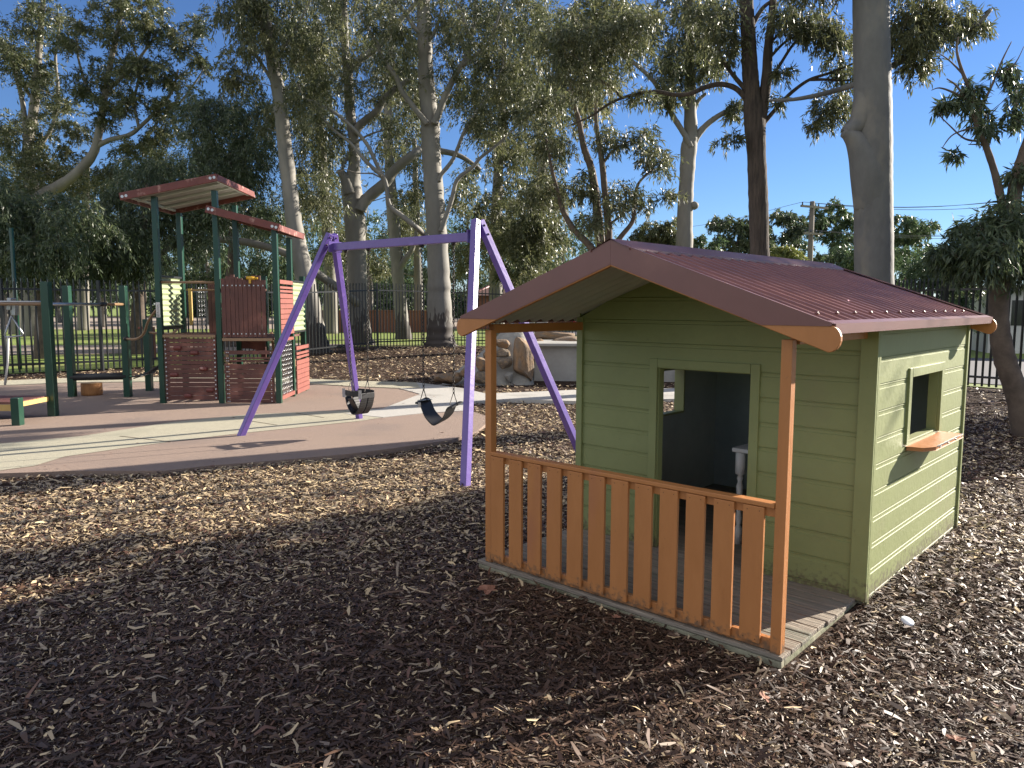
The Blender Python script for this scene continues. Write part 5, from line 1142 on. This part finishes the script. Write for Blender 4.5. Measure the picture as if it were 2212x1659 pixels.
# ================================================================== MULCH CHIPS (loose bark pieces, past counting)
def inpoly(x, y, poly):
    c = np.zeros(len(x), bool); n = len(poly)
    for i in range(n):
        x1, y1 = poly[i]; x2, y2 = poly[(i + 1) % n]
        m_ = ((y1 > y) != (y2 > y)) & (x < (x2 - x1) * (y - y1) / (y2 - y1 + 1e-12) + x1); c ^= m_
    return c
PAV = [(p.x, p.y) for p in poly_px(pav_px, SZ)]; KRB = [(p.x, p.y) for p in poly_px(kerb_px, SZ)]
def chip_field(n, r0, r1, a0, a1, lmin, lmax, wfac, power=1.0):
    r = (r0 ** power + (r1 ** power - r0 ** power) * rng.uniform(size=n)) ** (1 / power); a = rng.uniform(a0, a1, n)
    x, y = r * np.sin(a), r * np.cos(a)
    ok = ~inpoly(x, y, SLAB) & ~inpoly(x, y, PAV) & ~inpoly(x, y, KRB)
    c, s = math.cos(TH), math.sin(TH); dx, dy = x - H0[0], y - H0[1]; u, v = dx * c - dy * s, dx * s + dy * c
    ok &= ~((u > -.01) & (u < HW + .03) & (v > -.01) & (v < YB + .01))
    fx = np.array([p[0] for p in FL + FR[1:]]); fy = np.array([p[1] for p in FL + FR[1:]]); ok &= y < np.interp(x, fx, fy) - .05
    ok &= ~((np.abs(x - .2) < 1.3) & (y > 14.3) & (y < 16.5)); ok &= ~((x > 1.2) & (x < 5.6) & (y > 15) & (y < 16.8))
    x, y = x[ok], y[ok]; return x, y
def chips(name, sets, label):
    X, Y, LN, WD, TN, TI = [], [], [], [], [], []
    for x, y, lmin, lmax, wf, bright in sets:
        n = len(x); X.append(x); Y.append(y); l = lmin + (lmax - lmin) * rng.uniform(size=n) ** 1.8; LN.append(l); WD.append(l * rng.uniform(.07, .34, n) * wf); TI.append(np.full(n, 1.0))
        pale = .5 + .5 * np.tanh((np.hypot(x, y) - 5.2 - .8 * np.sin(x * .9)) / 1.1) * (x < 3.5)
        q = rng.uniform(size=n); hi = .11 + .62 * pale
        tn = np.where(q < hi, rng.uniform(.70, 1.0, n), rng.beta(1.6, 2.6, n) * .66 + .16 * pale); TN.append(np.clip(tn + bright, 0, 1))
    x, y, ln, wd, tn = map(np.concatenate, (X, Y, LN, WD, TN)); N = len(x)
    z = np.array([0.0] * N)
    z = (.012 * np.sin(x * 1.7 + y * .9) + .010 * np.sin(y * 2.3 - x * 1.1) + .02 * np.sin(.5 * x + 1) * np.sin(.45 * y) - .012) * np.clip((26 - y) / 20, .2, 1) + .19 * np.exp(-(((x + 2.3) / 3.2) ** 2 + ((y - 24.0) / 2.6) ** 2))
    z += rng.uniform(.002, .022, N) * np.clip(ln / .04, .5, 1.6)
    ya = rng.uniform(0, 2 * math.pi, N); ti = rng.normal(0, .22, N); ro = rng.normal(0, .32, N)
    d = np.stack([np.cos(ya) * np.cos(ti), np.sin(ya) * np.cos(ti), np.sin(ti)], 1)
    s0 = np.stack([-np.sin(ya), np.cos(ya), np.zeros(N)], 1); up = np.cross(d, s0); s = s0 * np.cos(ro)[:, None] + up * np.sin(ro)[:, None]; nn = np.cross(d, s)
    P = np.stack([x, y, z], 1); h = ln[:, None] / 2; w_ = wd[:, None] / 2; bend = (rng.normal(0, .10, N) * ln)[:, None] * nn
    j = lambda a, b: rng.uniform(a, b, (N, 1))
    sway = s * (rng.normal(0, .10, (N, 1)) * ln[:, None])
    V = np.stack([P - d * h + s * w_ * j(.2, .9), P - d * h - s * w_ * j(.2, .9), P + s * w_ + bend + sway, P - s * w_ + bend + sway, P + d * h + s * w_ * j(.05, .8), P + d * h - s * w_ * j(.05, .8)], 1).reshape(-1, 3)
    b = np.arange(N)[:, None] * 6; Fq = np.concatenate([b + np.array([0, 1, 3, 2]), b + np.array([2, 3, 5, 4])], 1).reshape(-1, 4)
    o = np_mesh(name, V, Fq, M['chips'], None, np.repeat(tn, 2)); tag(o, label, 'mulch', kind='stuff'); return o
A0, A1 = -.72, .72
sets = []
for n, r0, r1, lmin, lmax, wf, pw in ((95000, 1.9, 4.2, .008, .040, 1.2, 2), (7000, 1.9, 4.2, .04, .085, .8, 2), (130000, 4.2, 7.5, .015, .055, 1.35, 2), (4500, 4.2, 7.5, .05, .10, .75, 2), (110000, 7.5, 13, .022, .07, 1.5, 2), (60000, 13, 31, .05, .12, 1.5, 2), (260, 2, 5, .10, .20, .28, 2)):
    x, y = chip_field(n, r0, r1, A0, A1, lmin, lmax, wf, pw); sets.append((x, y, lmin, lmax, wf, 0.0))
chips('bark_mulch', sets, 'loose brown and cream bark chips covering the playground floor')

# leaf and bark litter blown onto the rubber and paving
x = rng.uniform(-11, 3, 5200); y = rng.uniform(6.2, 16, 5200); on = inpoly(x, y, SLAB) | inpoly(x, y, PAV)
near = np.zeros(len(x), bool)
for (x1, y1), (x2, y2) in zip(SLAB, SLAB[1:] + SLAB[:1]):
    t = np.clip(((x - x1) * (x2 - x1) + (y - y1) * (y2 - y1)) / ((x2 - x1) ** 2 + (y2 - y1) ** 2 + 1e-9), 0, 1); near |= np.hypot(x - x1 - t * (x2 - x1), y - y1 - t * (y2 - y1)) < .16 * rng.uniform(.1, 1, len(x)) ** 2 * 2
on &= near | (rng.uniform(size=len(x)) < .055); x, y = x[on], y[on]; n = len(x)
ya = rng.uniform(0, 2 * math.pi, n); ln = rng.uniform(.02, .075, n); wd = ln * rng.uniform(.1, .3, n); d = np.stack([np.cos(ya), np.sin(ya), rng.normal(0, .10, n)], 1); s_ = np.stack([-np.sin(ya), np.cos(ya), rng.normal(0, .3, n)], 1)
P = np.stack([x, y, np.full(n, SZ + .022)], 1); V = np.stack([P - d * ln[:, None] / 2, P + s_ * wd[:, None] / 2, P + d * ln[:, None] / 2, P - s_ * wd[:, None] / 2], 1).reshape(-1, 3)
tag(np_mesh('leaf_litter', V, np.arange(4 * n).reshape(-1, 4), M['chips'], None, rng.uniform(.3, .8, n)), 'scattered dry leaves and bark bits on the rubber surface', 'litter', kind='stuff')
